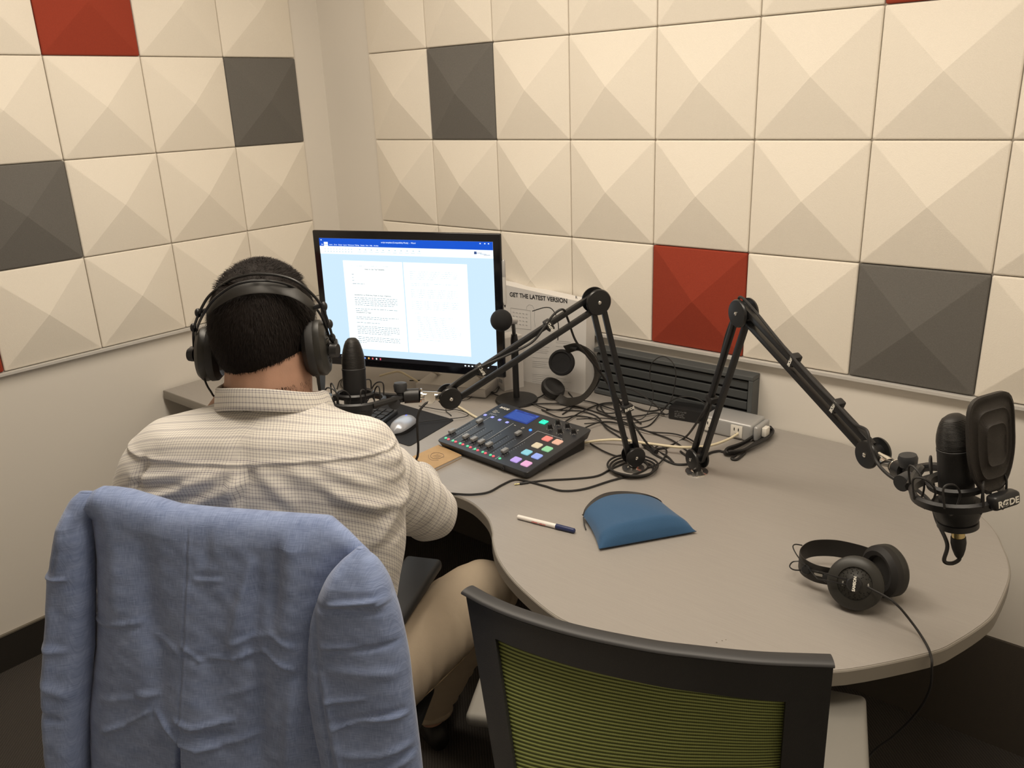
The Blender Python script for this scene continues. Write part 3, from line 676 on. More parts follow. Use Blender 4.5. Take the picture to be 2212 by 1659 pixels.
# ================================================================== headphones
def cup(par, c, n, r=.049, thick=.024, txt=None, knob=True):
    n = n.normalized()
    h = MB().lathe(c, n, [(r*.96, -.004), (r, .002), (r*.99, .008), (r*.86, thick*.62), (r*.62, thick*.7), (r*.60, thick*.58), (r*.58, thick*.58), (r*.3, thick*.8), (.012, thick*.85)], 40).build('ear_cup', mat('cup_olive_black', (.022, .021, .018), .45), par)
    rgs = []
    for k in range(9):
        an = PI*2*k/9
    pad = MB().lathe(c, -n, [(r*.55, .012), (r*.62, .020), (r*.80, .024), (r*.98, .016), (r, .006), (r*.93, .0), (r*.5, .002)], 36).build('ear_pad', RUB, par)
    x, y = frame(n); g = MB()
    for q in range(5):
        for k in range(7+q*4):
            rr = r*(.33+q*.06); an = 2*PI*k/(7+q*4)+q*.3
            if abs(math.sin(an)) > .35: 
                p = c+n*(thick*(.78-q*.045)+.0002)+x*rr*math.cos(an)+y*rr*math.sin(an); g.cyl(p-n*.0005, p+n*.0004, .0011, n=5)
    g.build('grille_holes', mat('hole_black', (.002, .002, .002), .8), h, smooth=False)
    if knob: MB().lathe(c, n, [(.0135, thick*.7), (.0135, thick+.006), (.011, thick+.009), (.004, thick+.0095)], 24).build('hub', BLK, par)
    return h
def ribbon(pts, up, hw, th):
    rs = []
    for i, p in enumerate(pts):
        t = (pts[min(i+1, len(pts)-1)]-pts[max(i-1, 0)]).normalized(); u_ = (up[i] if isinstance(up, list) else up); u_ = (u_-t*u_.dot(t)).normalized(); s = t.cross(u_)
        h_ = hw[i] if isinstance(hw, list) else hw
        rs.append([p+u_*h_+s*th*.4, p+u_*h_*.8+s*th, p-u_*h_*.8+s*th, p-u_*h_+s*th*.4, p-u_*h_-s*th*.4, p-u_*h_*.8-s*th, p+u_*h_*.8-s*th, p+u_*h_-s*th*.4])
    return MB().loft(rs)
# pair lying on the rounded end
hb = thing('headphones', 'black studio headphones lying on the rounded end of the desk', 'headphones', tuple(DK(1860, 1300, 0)))
nA = (-ray(1850, 1255)).normalized(); nA = (nA+Vector((0, 0, -.1))+CA*-.08).normalized()
zc = DZ+.049*math.sqrt(1-nA.z**2)+.004
cA = hz(1848, 1259, zc)
hA = cup(hb, cA, nA)
nB = (CA*.93+CC*.28+CB*.05).normalized(); cB = hz(1915, 1232, DZ+.050)
cup(hb, cB, nB)
MB().lathe(cB+nB*.020, nB, [(.013, 0), (.013, .016), (.010, .019), (.002, .0195)], 22).build('pivot_knob', BLK, hb)
zs = DZ+.036
cl = spl([hz(1795, 1246, zs), hz(1760, 1238, zs+.002), hz(1733, 1222, zs+.004), hz(1728, 1203, zs+.004), hz(1752, 1186, zs+.006), hz(1800, 1184, zs+.008), hz(1850, 1194, zs+.01), hz(1890, 1207, zs+.012)], 6)
ribbon(cl, Vector((0, 0, 1)), .0185, .0012).build('head_strap', mat('strap_leather', (.016, .014, .012), .5), hb)
x = (hz(1735, 1228, zs)-cA); x = (x-nA*x.dot(nA)).normalized(); y = nA.cross(x)
g = MB()
for s in (-1, 1): g.tube([cA+nA*.022+y*.0045*s, cA+nA*.024+x*.03+y*.005*s, cA+nA*.022+x*.062+y*.007*s, hz(1738, 1224, zs)+Vector((0, 0, .004*s))-CC*.004], .0015, 6)
g.build('slider_rods', BLKM, hb)
for t_, (u, v) in enumerate(((1786, 1247), (1740, 1229))):
    c = hz(u, v, zs+.002)-CC*.005; MB().lathe(c, nA, [(.0095, -.003), (.0095, .004), (.008, .006), (.003, .0065)], 18).build('slider_button', BLK, hb)
MB().box(hz(1765, 1240, zs+.003)-CC*.0062, (.015, .002, .005), basis(-x, nA, Vector((0, 0, 1)))).build('slider_window', mat('slider_pale', (.4, .38, .34), .5), hb)
g = MB()
g.tube(spl([hz(1740, 1222, zs+.014), hz(1722, 1200, zs+.02), hz(1713, 1182, zs+.022), hz(1718, 1176, zs+.022), hz(1733, 1178, zs+.02)], 5), .0013, 6)
g.tube(spl([hz(1738, 1232, zs-.006), hz(1716, 1231, zs-.006), hz(1706, 1224, zs-.004), hz(1712, 1214, zs-.002), hz(1727, 1212, zs)], 5), .0013, 6)
g.build('band_wires', BLKM, hb)
tx_ = -y if y.z > 0 else y
ud = CB.copy(); ud = (ud-nA*ud.dot(nA)).normalized(); rd = ud.cross(nA)
xd_ = (ud*.98+rd*.12).normalized()
text('brand_lettering', 'SAMSON', .0068, cA+nA*.0338-xd_*.0125+rd*.003, xd_, -rd+ud*.1, WHT, hb, .0002, bold=.0003)
text('small_lettering', 'SR850', .0036, cA+nA*.0215-xd_*.006-rd*.0185, xd_, -rd, WHT, hb, .0002)
text('small_lettering', 'right', .0036, cA+nA*.0205-xd_*.004+rd*.024, xd_, -rd, WHT, hb, .0002)
cp = spl([cA+nA*.022+rd*.022-ud*.003, hz(1930, 1300, DZ+.05), hz(1970, 1345, DZ+.022), hz(2000, 1390, DZ+.004), hz(2011, 1418, DZ-.002), hd(2013, 1440, dep_:=(hz(2011, 1420, DZ)-CM).dot(CC)-.003), hd(2008, 1490, dep_+.03), hd(1980, 1540, dep_+.08), hd(1930, 1590, dep_+.12), hd(1885, 1625, dep_+.14), hd(1850, 1680, dep_+.14)], 8)
MB().tube(cp, .0021, 8).build('headphone_cable', RUB, hb)
# pair leaning on the carton
hc = thing('headphones', 'black headphones propped upright against the tall white carton', 'headphones', tuple(DK(1230, 872, 0)))
n1 = (-ray(1205, 785)); n1 = (n1+CA*-.25).normalized()
c1_ = hy(1212, 783, -.14)
MB().lathe(c1_, n1, [(.040, -.02), (.042, -.01), (.040, .002), (.034, .004), (.030, -.001), (.0, -.004)], 32).build('ear_pad', FOAM, hc)
MB().lathe(c1_, -n1, [(.038, .008), (.041, .014), (.038, .024), (.02, .03)], 32).build('ear_cup', BLK, hc)
n2 = (-ray(1205, 785)*.45+Vector((0, 0, .75))+CA*.45).normalized(); c2_ = hz(1196, 836, DZ+.038)
MB().lathe(c2_, n2, [(.036, -.016), (.040, -.006), (.038, .004), (.032, .008), (.026, .004), (.0, .002)], 32).build('ear_pad', RUB, hc)
MB().lathe(c2_, -n2, [(.034, .006), (.038, .012), (.034, .022), (.02, .026)], 32).build('ear_cup', BLK, hc)
bp_ = spl([hy(1222, 755, -.13), hy(1250, 750, -.13), hy(1278, 772, -.13), hy(1290, 803, -.14), hy(1280, 835, -.16), hy(1255, 862, -.18), hz(1225, 868, DZ+.012), hz(1205, 858, DZ+.018)], 6)
bcn = hy(1212, 812, -.15)
ribbon(bp_, [((p-bcn).normalized()*.75-ray(1250, 800).normalized()*.65) for p in bp_], .015, .0016).build('head_strap', MATS['strap_leather'], hc)
g = MB()
for dv in (-1, 1): g.tube(spl([p+CB*.004*dv+CA*(.010+.003*dv) for p in bp_[::6]], 5), .0015, 6)
g.build('band_wires', BLKM, hc)
MB().box(hy(1240, 752, -.135), (.024, .012, .008), None, .002).build('slider_button', BLK, hc)
MB().tube(spl([hy(1205, 735, -.145), hy(1206, 700, -.145), hy(1196, 672, -.14), hy(1180, 664, -.14), hy(1150, 672, -.15)], 6), .0016, 7).build('headphone_cable', RUB, hc)

# ================================================================== round-based microphone stand behind the mixer
ts = thing('desk_microphone', 'small ball-headed microphone on a round-based black stand beside the monitor', 'microphone', (1.093, -.24, DZ))
bc = Vector((*hz(1116, 866).xy, DZ))
MB().lathe(bc, (0, 0, 1), [(.066, 0), (.068, .004), (.066, .009), (.058, .011), (.012, .013), (.0, .013)], 40).build('base', BLK, ts)
tpv = bc+Vector((0, 0, .222)); 
MB().cyl(bc+Vector((0, 0, .01)), bc+Vector((0, 0, .13)), .0098).build('pole', BLK, ts)
MB().lathe(bc+Vector((0, 0, .13)), (0, 0, 1), [(.0098, 0), (.012, .004), (.012, .07), (.009, .09)], 20).build('upper_pole', BLK, ts)
bc2 = hd(1083, 692, (tpv-CM).dot(CC)-.14)
MB().sphere(bc2, .0325, 28, 18).build('foam_windscreen', FOAM, ts)
MB().cyl(bc2+CA*.02, bc2+CA*.042+CC*.02, .010).build('microphone_body', SILV, ts)
MB().cyl(bc2+CA*.034+CC*.012, tpv-Vector((0, 0, .004)), .006).build('joint', BLKM, ts)

# ================================================================== boom arms
def boom(label, B, E, T, end_dir, straps, base_px):
    d1 = (E-B); hv = Vector((d1.x, d1.y, 0))
    pl = (T-E); pl = Vector((pl.x, pl.y, 0)).normalized(); nr = Vector((-pl.y, pl.x, 0))
    if nr.dot(CM-E) < 0: nr = -nr
    a = thing('microphone_boom_arm', label, 'boom arm', (B.x, B.y, DZ), 'sprung boom arms on the desk')
    fl = mat('base_chrome', (.7, .67, .62), .18, .9)
    MB().lathe(Vector((B.x, B.y, DZ)), (0, 0, 1), [(.030, 0), (.029, .003), (.014, .005), (.012, .006)], 32).build('desk_flange', fl, a)
    g = MB()
    for s in (0, PI*.95): g.loft([[Vector((B.x+r*math.cos(an+s), B.y+r*math.sin(an+s), DZ+.0053-.0013*(r-.013)/.015)) for an in np.linspace(0, 1.6, 9)] for r in (.015, .0285)], caps=False, closed=False)
    g.build('flange_sticker', PR, a)
    MB().cyl((B.x, B.y, DZ+.004), (B.x, B.y, B.z-.01), .011).build('swivel_post', BLKM, a)
    for nm, P, Q, r0, off in (('lower_arm', B, E, 1, .0), ('upper_arm', E, T, 1, .0)):
        d = (Q-P).normalized(); s = nr.cross(d).normalized(); L = (Q-P).length
        seg_ = None
        for sg in (-1, 1):
            c = (P+Q)/2+s*(.0145*sg)+nr*(.004*sg)
            o = MB().box(c, (.0125, .0125, L-.01), basis(s, nr, d) , .0015).build(nm+'_bar', BLKM, a)
    for nm, P, r in (('base_joint', B, .0265), ('elbow_joint', E, .031), ('head_joint', T, .0265)):
        for sg in (-1, 1): MB().lathe(P+nr*.013*sg, nr*sg, [(r, 0), (r, .003), (r*.93, .006), (r*.5, .007), (0.001, .007)], 36).build(nm, mat('arm_disc', (.012, .012, .0125), .33), a)
        MB().cyl(P-nr*.013, P+nr*.013, r*.55).build(nm+'_core', BLKM, a)
        MB().lathe(P+nr*.019, nr, [(.0042, 0), (.0042, .0024), (.003, .0034), (0.0005, .0036)], 14).build('screw', CHR, a)
    for (P, Q, t, sg, s_) in straps:
        d = (Q-P).normalized(); s = nr.cross(d).normalized(); c = P+(Q-P)*t+s*(.0145*sg)
        st = MB().box(c, (.026, .021, .017), basis(s, nr, d), .003).build('cable_strap', RUB, a)
        if s_: text('strap_lettering', s_, .0098, c+nr*.0108+s*.0125-d*.0035, -s, d, WHT, st, .0002, bold=.0004)
    # swivel at the head
    e = end_dir.normalized(); g = MB()
    g.cyl(T+e*.018, T+e*.064, .0105); g.lathe(T+e*.064, e, [(.0165, 0), (.0165, .004), (.010, .0045)], 24)
    g.build('head_swivel', CHR, a)
    MB().cyl(T+e*.042-CC*.026-CB*.005, T+e*.042+CC*.006-CB*.005, .0125, .0125, 24).build('thumb_screw', CHR, a)
    return a, nr, T+e*.069
BA, EA, TA = Vector((1.6625, -.4513, .7902)), Vector((1.609, -.537, 1.2045)), Vector((1.413, -.850, 1.0193))
BB, EB_, TB = Vector((1.8037, -.3771, .7903)), Vector((1.944, -.462, 1.204)), Vector((2.296, -.658, 1.031))
dA = (hd(925, 855, 1.905)-TA).normalized()
RA = hd(768, 862, 1.89)
armA, nrA, endA = boom('black sprung microphone arm bent over the mixer, nearer the monitor', BA, EA, TA, dA, [(EA, TA, .31, -1, 'RØDE'), (EA, TA, .77, -1, 'RØDE'), (BA, EA, .31, -1, 'RØDE')], None)
RBc = hd(2066, 1058, 1.24)
dB = (hd(1925, 1003, 1.462)-TB).normalized()
armB, nrB, endB = boom('black sprung microphone arm reaching right over the rounded end of the desk', BB, EB_, TB, dB, [(EB_, TB, .42, 1, 'RØDE'), (EB_, TB, .74, 1, 'RØDE'), (BB, EB_, .42, 1, '')], None)

def microphone(label, O, att, up, xdir=None, wdir=None, sh_off=.016, gk=1, fw=.094, fh=.150, foff=.10, scale=1, logo=True):
    """studio microphone in its shock mount; O = centre of the mount ring, att = point where the arm's swivel ends"""
    t = thing('studio_microphone', label, 'microphone', tuple(O), 'shock-mounted studio microphones')
    z = up.normalized(); x = (xdir or (att-O)); L = x.length; x = (x-z*x.dot(z)).normalized(); y = z.cross(x); k = scale
    MB().lathe(O, z, [(.0245*k, -.050*k), (.0262*k, -.048*k), (.0262*k, .066*k), (.0268*k, .068*k), (.0268*k, .072*k), (.0258*k, .073*k)], 36).build('body', mat('mic_matt_black', (.013, .013, .014), .5, bump=.1, bscale=900), t)
    gprof = [(.0255, .0255, .073), (.0260, .0262, .086), (.0245, .0265, .100), (.0215, .0258, .114), (.0180, .0240, .126), (.0145, .0205, .134), (.0095, .014, .1395), (.0004, .0004, .1415)]
    gprof = [(a_, b_ if gk == 1 else b_*1.02, .073+(h_-.073)*gk) for a_, b_, h_ in gprof]
    def grill(h): return np.interp(h, [q[2] for q in gprof], [q[0] for q in gprof]), np.interp(h, [q[2] for q in gprof], [q[1] for q in gprof])
    gl = MB().loft([MB().ring(O+z*(hh*k), x, y, ra*k, 44, rb_*k) for ra, rb_, hh in gprof]).build('grille', mat('mic_grille', (.016, .014, .013), .55, .3), t)
    g = MB()
    for i in range(23): h = .073+(.003+i*.0026)*gk; r1, r2 = grill(h); g.tube([O+z*h*k+x*(r1*k*math.cos(a_))+y*(r2*k*math.sin(a_)) for a_ in np.linspace(0, 2*PI, 37)], .0006, 4)
    g.build('grille_wires', mat('wire_black', (.02, .018, .016), .4, .5), gl)
    # cradle: inner ring, outer hoop, cords
    g = MB(); g.loft([[O+z*(zz*k)+x*(r*k*math.cos(a_))+y*(r*k*math.sin(a_)) for a_ in np.linspace(0, 2*PI, 41)[:-1]] for r, zz in ((.036, .004), (.043, .006), (.045, .014), (.041, .018), (.036, .014), (.036, .004))], caps=False); g.build('inner_cradle', BLK, t)
    g = MB(); g.loft([[O+z*(zz*k)+x*((r*k)*math.cos(a_))+y*(r*k*math.sin(a_)) for a_ in np.linspace(0, 2*PI, 49)[:-1]] for r, zz in ((.063, -.012), (.068, -.012), (.070, .0), (.066, .004), (.061, .002), (.063, -.012))], caps=False); g.build('outer_hoop', BLK, t)
    MB().lathe(O, z, [(.030*k, -.052*k), (.038*k, -.030*k), (.038*k, -.022*k), (.0262*k, -.02*k)], 32).build('lower_cradle', BLK, t)
    MB().lathe(O, z, [(.027*k, -.064*k), (.031*k, -.063*k), (.031*k, -.054*k), (.026*k, -.052*k)], 32).build('thread_ring', BLK, t)
    g = MB()
    for a_ in np.linspace(0, 2*PI, 9)[:-1]+.3:
        p0 = O+z*.008+x*.065*math.cos(a_)+y*.065*math.sin(a_); g.tube(spl([p0-z*.01, p0+z*.022, O+z*.030+x*.052*math.cos(a_+.2)+y*.052*math.sin(a_+.2), O+z*.010+x*.043*math.cos(a_+.35)+y*.043*math.sin(a_+.35), O-z*.018+x*.050*math.cos(a_+.1)+y*.050*math.sin(a_+.1), p0-z*.008], 6), .0017, 6)
    g.build('elastic_cords', RUB, t)
    # yoke to the arm
    g = MB(); xa = (att-O); xa = (xa-z*xa.dot(z)).normalized(); ya = z.cross(xa)
    for s in (-1, 1): g.tube(spl([O+xa*.042+ya*.050*s-z*.004, O+xa*.070+ya*.030*s-z*.002, O+xa*.095+ya*.010*s, att-(att-O).normalized()*.030], 6), [.0075]*19, 8)
    g.build('yoke', BLK, t)
    e = (att-O).normalized()
    MB().cyl(att-e*.034, att-e*.0005, .0165, .0165, 26).build('arm_socket', BLK, t)
    c = att-e*.042; MB().lathe(c-z*.012, z, [(.009, 0), (.009, .020), (.014, .024), (.016, .038), (.014, .044), (.004, .0455)], 20).build('locking_knob', DGR, t)
    MB().cyl(O+x*.088-y*.018-z*.010, O+x*.088+y*.004-z*.010, .0135, n=24).build('tension_knob', DGR, t)
    if fh:
        # pop shield: dished rectangular panel with rounded corners and two raised ovals
        f0 = O-x*(foff-.02); n_ = -x
        MB().tube(spl([O-x*.058-z*.004, O-x*.070-z*.006, f0+x*.004-z*.002, f0-x*.002], 5), .008, 8).build('shield_bracket', BLK, t)
        wb = (wdir or y); wb = (wb-z*wb.dot(z)).normalized(); pb_ = z.cross(wb); pb_ = -pb_ if pb_.dot(CM-O) < 0 else pb_
        bl = MB().box(f0-x*.006+z*.002, (.046, .020, .022), basis(wb, pb_, z), .006, 3).build('shield_clip', BLK, t)
        fr_ = []
        H0, H1 = .002, fh
        ol = []
        N_ = 20
        wv = (wdir or y); wv = (wv-z*wv.dot(z)).normalized(); pn = z.cross(wv); pn = pn if pn.dot(x) < 0 or wdir is None else pn
        if wdir is None and pn.dot(x) > 0: pn = -pn
        if wdir is not None and pn.dot(CM-O) < 0: pn = -pn
        def outline(sc_):
            o = []
            for a_ in np.linspace(0, 2*PI, 57)[:-1]:
                cx_ = math.cos(a_); sy_ = math.sin(a_); p_ = 4.5
                rr = (abs(cx_)**p_+abs(sy_)**p_)**(-1/p_)
                yy = cx_*rr*fw/2*sc_; zz = sy_*rr*(H1-H0)/2*sc_
                if zz < 0: yy *= 1+.42*zz/((H1-H0)/2)*abs(zz/((H1-H0)/2))**.8
                o.append((yy, zz))
            return o
        mid = f0-x*sh_off+z*(.010+(H0+H1)/2); rg = []
        for sc_, dp in ((1, -.003), (1.0, .003), (.94, .004), (.90, .001), (.74, .002), (.70, .006), (.66, .004), (.46, .006), (.42, .010), (.38, .008), (.1, .010)):
            rg.append([mid+wv*a_+z*b_+pn*(dp-.6*a_*a_) for a_, b_ in outline(sc_)])
        g = MB(); g.loft(rg, caps=True)
        g.build('pop_shield', mat('shield_mesh', (.022, .018, .015), .6, bump=.3, bscale=900), t, ang=60)
        if logo: 
            text('brand_lettering', 'RØDE', .0135, f0-x*.006+z*.002+pb_*.0102-wb*.0185-z*.005, wb, z, WHT, bl, .0002, bold=.0004)
    MB().cyl(O-z*.064*k, O-z*.083*k, .0095).build('plug_sleeve', GOLD, t)
    MB().lathe(O-z*.083*k, -z, [(.0105, 0), (.011, .010), (.0095, .020), (.0065, .030), (.0045, .034)], 20).build('plug_boot', RUB, t)
    return t, O-z*(.083*k+.034), x, y, z
upA = (hd(775, 727, 1.86)-hd(772, 862, 1.86)).normalized()
micA, tailA, *_a = microphone('black studio microphone in front of the monitor beside the man', RA, endA, (upA+Vector((0, 0, 2))).normalized(), foff=.078)
upB = (Vector((0, 0, 1))+CA*-.13+CC*.08).normalized()
micB, tailB, *_b = microphone('black studio microphone with pop shield over the rounded end of the desk', RBc, endB, upB, xdir=-(hd(2182, 1062, 1.17)-RBc), wdir=CA*.96+CC*.28, sh_off=-.008, scale=.93, gk=.80, fh=.148, fw=.080, foff=.082)
# ================================================================== cables
def cable(name, label, pts, r, m=RUB, k=8, cat='cable', grp=None):
    p = spl(pts, k); o = MB().tube(p, r, 8).build(name, m, org=p[0]); return tag(o, label, cat, grp)
def dk(lst, h=.0028): return [DK(u, v, h) for u, v in lst]
loops = []
for k in range(3):
    rr = .052+.006*k
    for i in range(16): an = 2*PI*i/16+2.2; loops.append(Vector((BA.x+.002+rr*math.cos(an), BA.y-.006+rr*math.sin(an), DZ+.0035+.0052*k+.001*math.sin(3*an))))
tail = dk([(1322, 1012), (1290, 1028), (1240, 1034), (1185, 1037), (1150, 1041), (1136, 1043)])
tail2 = dk([(1400, 1008), (1372, 1024), (1320, 1038), (1262, 1056), (1215, 1060), (1178, 1050), (1140, 1040), (1112, 1036), (1085, 1047), (1055, 1063), (1020, 1068), (990, 1067), (968, 1065)], .0032)
cb = thing('coiled_headphone_cable', 'black cable coiled around the base of the middle boom arm', 'cable', (BA.x, BA.y-.05, DZ))
MB().tube(spl(tail[::-1]+loops+tail2, 6), .0026, 8).build('cable_run', RUB, cb)
d = (tail[-1]-tail[-2]).normalized()
MB().cyl(tail[-1]-d*.006, tail[-1]+d*.016, .0036).build('plug_sleeve', BLK, cb)
MB().lathe(tail[-1]+d*.016, d, [(.0018, 0), (.0018, .012), (.001, .014)], 12).build('plug_tip', GOLD, cb)
# white mains lead
wl = thing('white_lead', 'thick cream lead crossing the desk past both boom arm bases to the power unit', 'cable', tuple(DK(1340, 953, 0)))
MB().tube(spl([DK(820, 812, .030), DK(842, 806, .040), DK(862, 803, .042), DK(885, 814, .034)]+dk([(940, 848), (1000, 884), (1032, 903), (1100, 935), (1180, 955)], .0045)+[DK(1245, 958, .006), DK(1290, 952, .010), DK(1338, 950, .018), DK(1400, 958, .020), DK(1470, 966, .022), DK(1530, 963, .020), DK(1575, 948, .018), DK(1615, 925, .022), Vector((1.853, -.092, DZ+.034))], 8), .0036, 10).build('lead', CREAMP, wl)
MB().box((1.858, -.088, DZ+.026), (.014, .026, .026), None, .003).build('plug', WPL, wl)
# loosely bundled black lead at the power unit
bd = []
for k in range(4):
    a = (-1)**k; o_ = k*2.2
    ends = [(1566, 975-o_), (1600, 962-o_), (1640, 938-o_), (1662, 922+o_*.6), (1664, 930+o_), (1640, 950+o_*.7), (1600, 975-o_*.5), (1570, 982-o_)]
    bd += [DK(u+k*1.5, v, .004+.004*k+.002*(i % 2)) for i, (u, v) in enumerate(ends)]
cable('bundled_lead', 'black lead folded and tied into a bundle in front of the power unit', [DK(1508, 1000, .004), DK(1530, 980, .004), DK(1552, 974, .004)]+bd+[DK(1590, 982, .004), DK(1580, 990, .004), DK(1592, 992, .004), DK(1610, 978, .004)], .0032)
cable('thin_cable', 'thin black cable standing up in a loop in front of the slatted rail', dk([(1245, 905), (1300, 903), (1340, 906), (1385, 905)])+[hy(1405, 880, -.12), hy(1411, 850, -.10), hy(1404, 815, -.09), hy(1408, 785, -.085), hy(1430, 770, -.08), hy(1452, 782, -.08), hy(1460, 808, -.085), hy(1455, 845, -.09), hy(1446, 870, -.1)]+dk([(1425, 893), (1400, 908), (1350, 915), (1310, 912), (1262, 915)]), .0014)
cable('power_brick_cable', 'thin cable running from behind the middle boom arm into the power brick', [hy(1345, 838, -.10), hy(1372, 845, -.10), hy(1410, 870, -.10), DK(1435, 894, .012), A0+dx*.004+nrm*.02+Vector((0, 0, .015))], .0018)
cable('power_brick_cable', 'cable arching over the top of the power brick', dk([(1360, 925), (1400, 920)])+[hy(1425, 895, -.10), hy(1450, 866, -.085), hy(1480, 857, -.08), hy(1515, 866, -.075), A0+dx*.15+nrm*.02+Vector((0, 0, .02))], .0018)
# microphone leads on the arms
def along(P, Q, nr, t, off, out=.010): d = (Q-P).normalized(); s = nr.cross(d).normalized(); return P+(Q-P)*t+s*off+nr*out
sA = 1
cable('microphone_lead', 'black microphone lead strapped along the middle boom arm and drooping under its elbow', [tailA-Vector((0, 0, .01)), tailA+CA*.05-Vector((0, 0, .045)), tailA+CA*.13-Vector((0, 0, .03)), hd(905, 890, 1.88), along(TA, EA, nrA, .01, .020), along(TA, EA, nrA, .1, .026), along(TA, EA, nrA, .23, .024), along(TA, EA, nrA, .4, .012), along(TA, EA, nrA, .55, .006, .012), along(TA, EA, nrA, .66, .020), along(TA, EA, nrA, .74, .034), along(TA, EA, nrA, .80, .032), hd(1226, 688, 1.97), hd(1243, 735, 1.99), hd(1268, 768, 2.02), hd(1300, 810, 2.06), hd(1330, 855, 2.09), hd(1362, 905, 2.10), hd(1388, 945, 2.09), DK(1408, 968, .004), DK(1440, 985, .004), DK(1455, 1000, .004)], .0028)
cable('microphone_lead', 'black microphone lead hanging down behind the lower half of the right boom arm', [tailB+Vector((0, 0, .004)), tailB-Vector((0, 0, .005)), tailB-CA*.010-Vector((0, 0, .011)), tailB-CA*.022-Vector((0, 0, .006)), hd(2046, 1175, 1.27), hd(2024, 1125, 1.30), hd(2010, 1085, 1.33), hd(1975, 1055, 1.38), hd(1925, 1030, 1.42), hd(1895, 1000, 1.46), hd(1880, 965, 1.47), hd(1872, 930, 1.48), along(EB_, TB, nrB, .87, .024), along(EB_, TB, nrB, .74, .024), along(EB_, TB, nrB, .6, .022), along(EB_, TB, nrB, .46, .024), along(EB_, TB, nrB, .25, .03), along(EB_, TB, nrB, .08, .036), EB_+Vector((0, 0, .036))+nrB*.01, hd(1592, 664, 1.86), hd(1570, 720, 1.90), hd(1553, 790, 1.94), hd(1536, 855, 1.98), hd(1510, 905, 2.02), DK(1480, 945, .01), DK(1440, 966, .004), DK(1405, 972, .004), DK(1430, 990, .003), DK(1462, 1003, .003), DK(1495, 998, .003), DK(1470, 975, .003)], .0030)
tang = [
 ([(1118, 874), (1200, 872), (1260, 882), (1330, 905), (1395, 930), (1450, 950), (1490, 978)], 'black cable running from behind the stand base towards the right boom arm'),
 ([(1200, 925), (1250, 893), (1300, 872), (1350, 872), (1400, 888), (1440, 880)], 'black cable curving behind the mixer up to the slatted rail'),
 ([(1345, 868), (1300, 872), (1290, 884), (1315, 893), (1345, 886), (1330, 872), (1298, 876), (1320, 900), (1380, 898), (1415, 892), (1436, 896)], 'small looped black cable beside the propped headphones'),
 ([(1240, 935), (1296, 912), (1340, 915), (1400, 932), (1460, 938), (1500, 955), (1522, 985)], 'black cable leaving the back corner of the mixer towards the right'),
 ([(1275, 958), (1305, 975), (1335, 985), (1352, 975), (1345, 950), (1310, 925), (1290, 900), (1255, 888), (1215, 886), (1180, 885)], 'black cable curling between the mixer and the middle boom arm'),
 ([(1170, 885), (1210, 902), (1245, 898), (1285, 905), (1320, 925), (1350, 940), (1362, 965), (1360, 985)], 'black cable lying close behind the mixer knobs'),
 ([(1140, 868), (1190, 885), (1225, 880), (1240, 865), (1275, 868), (1312, 880), (1355, 895), (1385, 915)], 'black cable weaving out from under the propped headphones'),
 ([(905, 912), (945, 907), (1002, 901), (1010, 893), (985, 885), (960, 886), (905, 877)], 'thin black cable crossing the corner of the mouse mat'),
 ([(975, 898), (963, 884), (985, 868), (1012, 862), (1022, 848), (1010, 838)], 'thin black cable between the monitor and the mouse mat'),
 ([(1045, 838), (1070, 848), (1078, 830), (1060, 818), (1042, 828), (1056, 845), (1090, 858), (1150, 862), (1180, 850)], 'black cable loops beside the small carton'),
 ([(770, 826), (760, 806), (745, 812), (736, 830), (748, 842), (762, 832), (752, 818), (735, 822), (728, 840)], 'knotted black cable on the desk behind the left microphone'),
 ([(885, 822), (930, 822), (975, 826), (1010, 834), (1042, 846)], 'black cable lying along the foot of the monitor'),
 ([(1215, 895), (1235, 880), (1238, 862), (1228, 848)], 'short thick black cable rising from behind the mixer to the headphones'),
 ([(1405, 975), (1425, 962), (1440, 975), (1425, 1000), (1400, 1010)], 'short black cable loop right of the coiled cable'),
]
for i, (p, l) in enumerate(tang):
    h0 = .0025+.0016*(i % 4)
    cable('black_cable', l, [DK(u, v, h0+(.003 if 0 < j < len(p)-1 and j % 2 else 0)) for j, (u, v) in enumerate(p)], .0022 if i not in (7, 8) else .0013, grp='loose black cables on the desk')
MB_plug = hz(1395, 950, DZ+.012)
cj = thing('cable_connector', 'black cable connector lying right of the middle boom arm base', 'connector', tuple(DK(1405, 965, 0)))
MB().cyl(DK(1392, 958, .010), DK(1418, 976, .010), .009, .007).build('plug_body', BLK, cj)

# ================================================================== seated man
H = hd(570, 700, 1.45)
Fv = Vector((-.503, .864, 0)).normalized(); Rv = Vector((-Fv.y*-1, -Fv.x, 0)).normalized(); UZ = Vector((0, 0, 1))
P0 = H-Fv*.08
man = thing('person', 'man in a checked shirt and khaki trousers seated at the desk, seen from behind', 'person', (H.x, H.y, 0))
def L(s, t, z): return H+Rv*s+Fv*t+UZ*(z-H.z)
def st(u, v, t): p = hpl(u, v, H+Fv*t, Fv)-H; return p.dot(Rv), p.z+H.z
SKIN = mat('skin', (.46, .265, .185), .5, bump=.1, bscale=300, var=.06, vscale=30)
SKIN.node_tree.nodes['Principled BSDF'].inputs['Subsurface Weight'].default_value = .1
SKIN.node_tree.nodes['Principled BSDF'].inputs['Subsurface Radius'].default_value = (.01, .004, .002)
g = MB()
hb_ = basis(Rv, Fv, UZ)
g.sphere(H, 1, 28, 20, (.080, .096, .108), hb_)                             # skull
g.sphere(H+Fv*.035-UZ*.055, 1, 24, 16, (.062, .066, .066), hb_)             # jaw
g.sphere(H+Fv*.078-UZ*.098, 1, 14, 10, (.022, .02, .016), hb_)              # chin
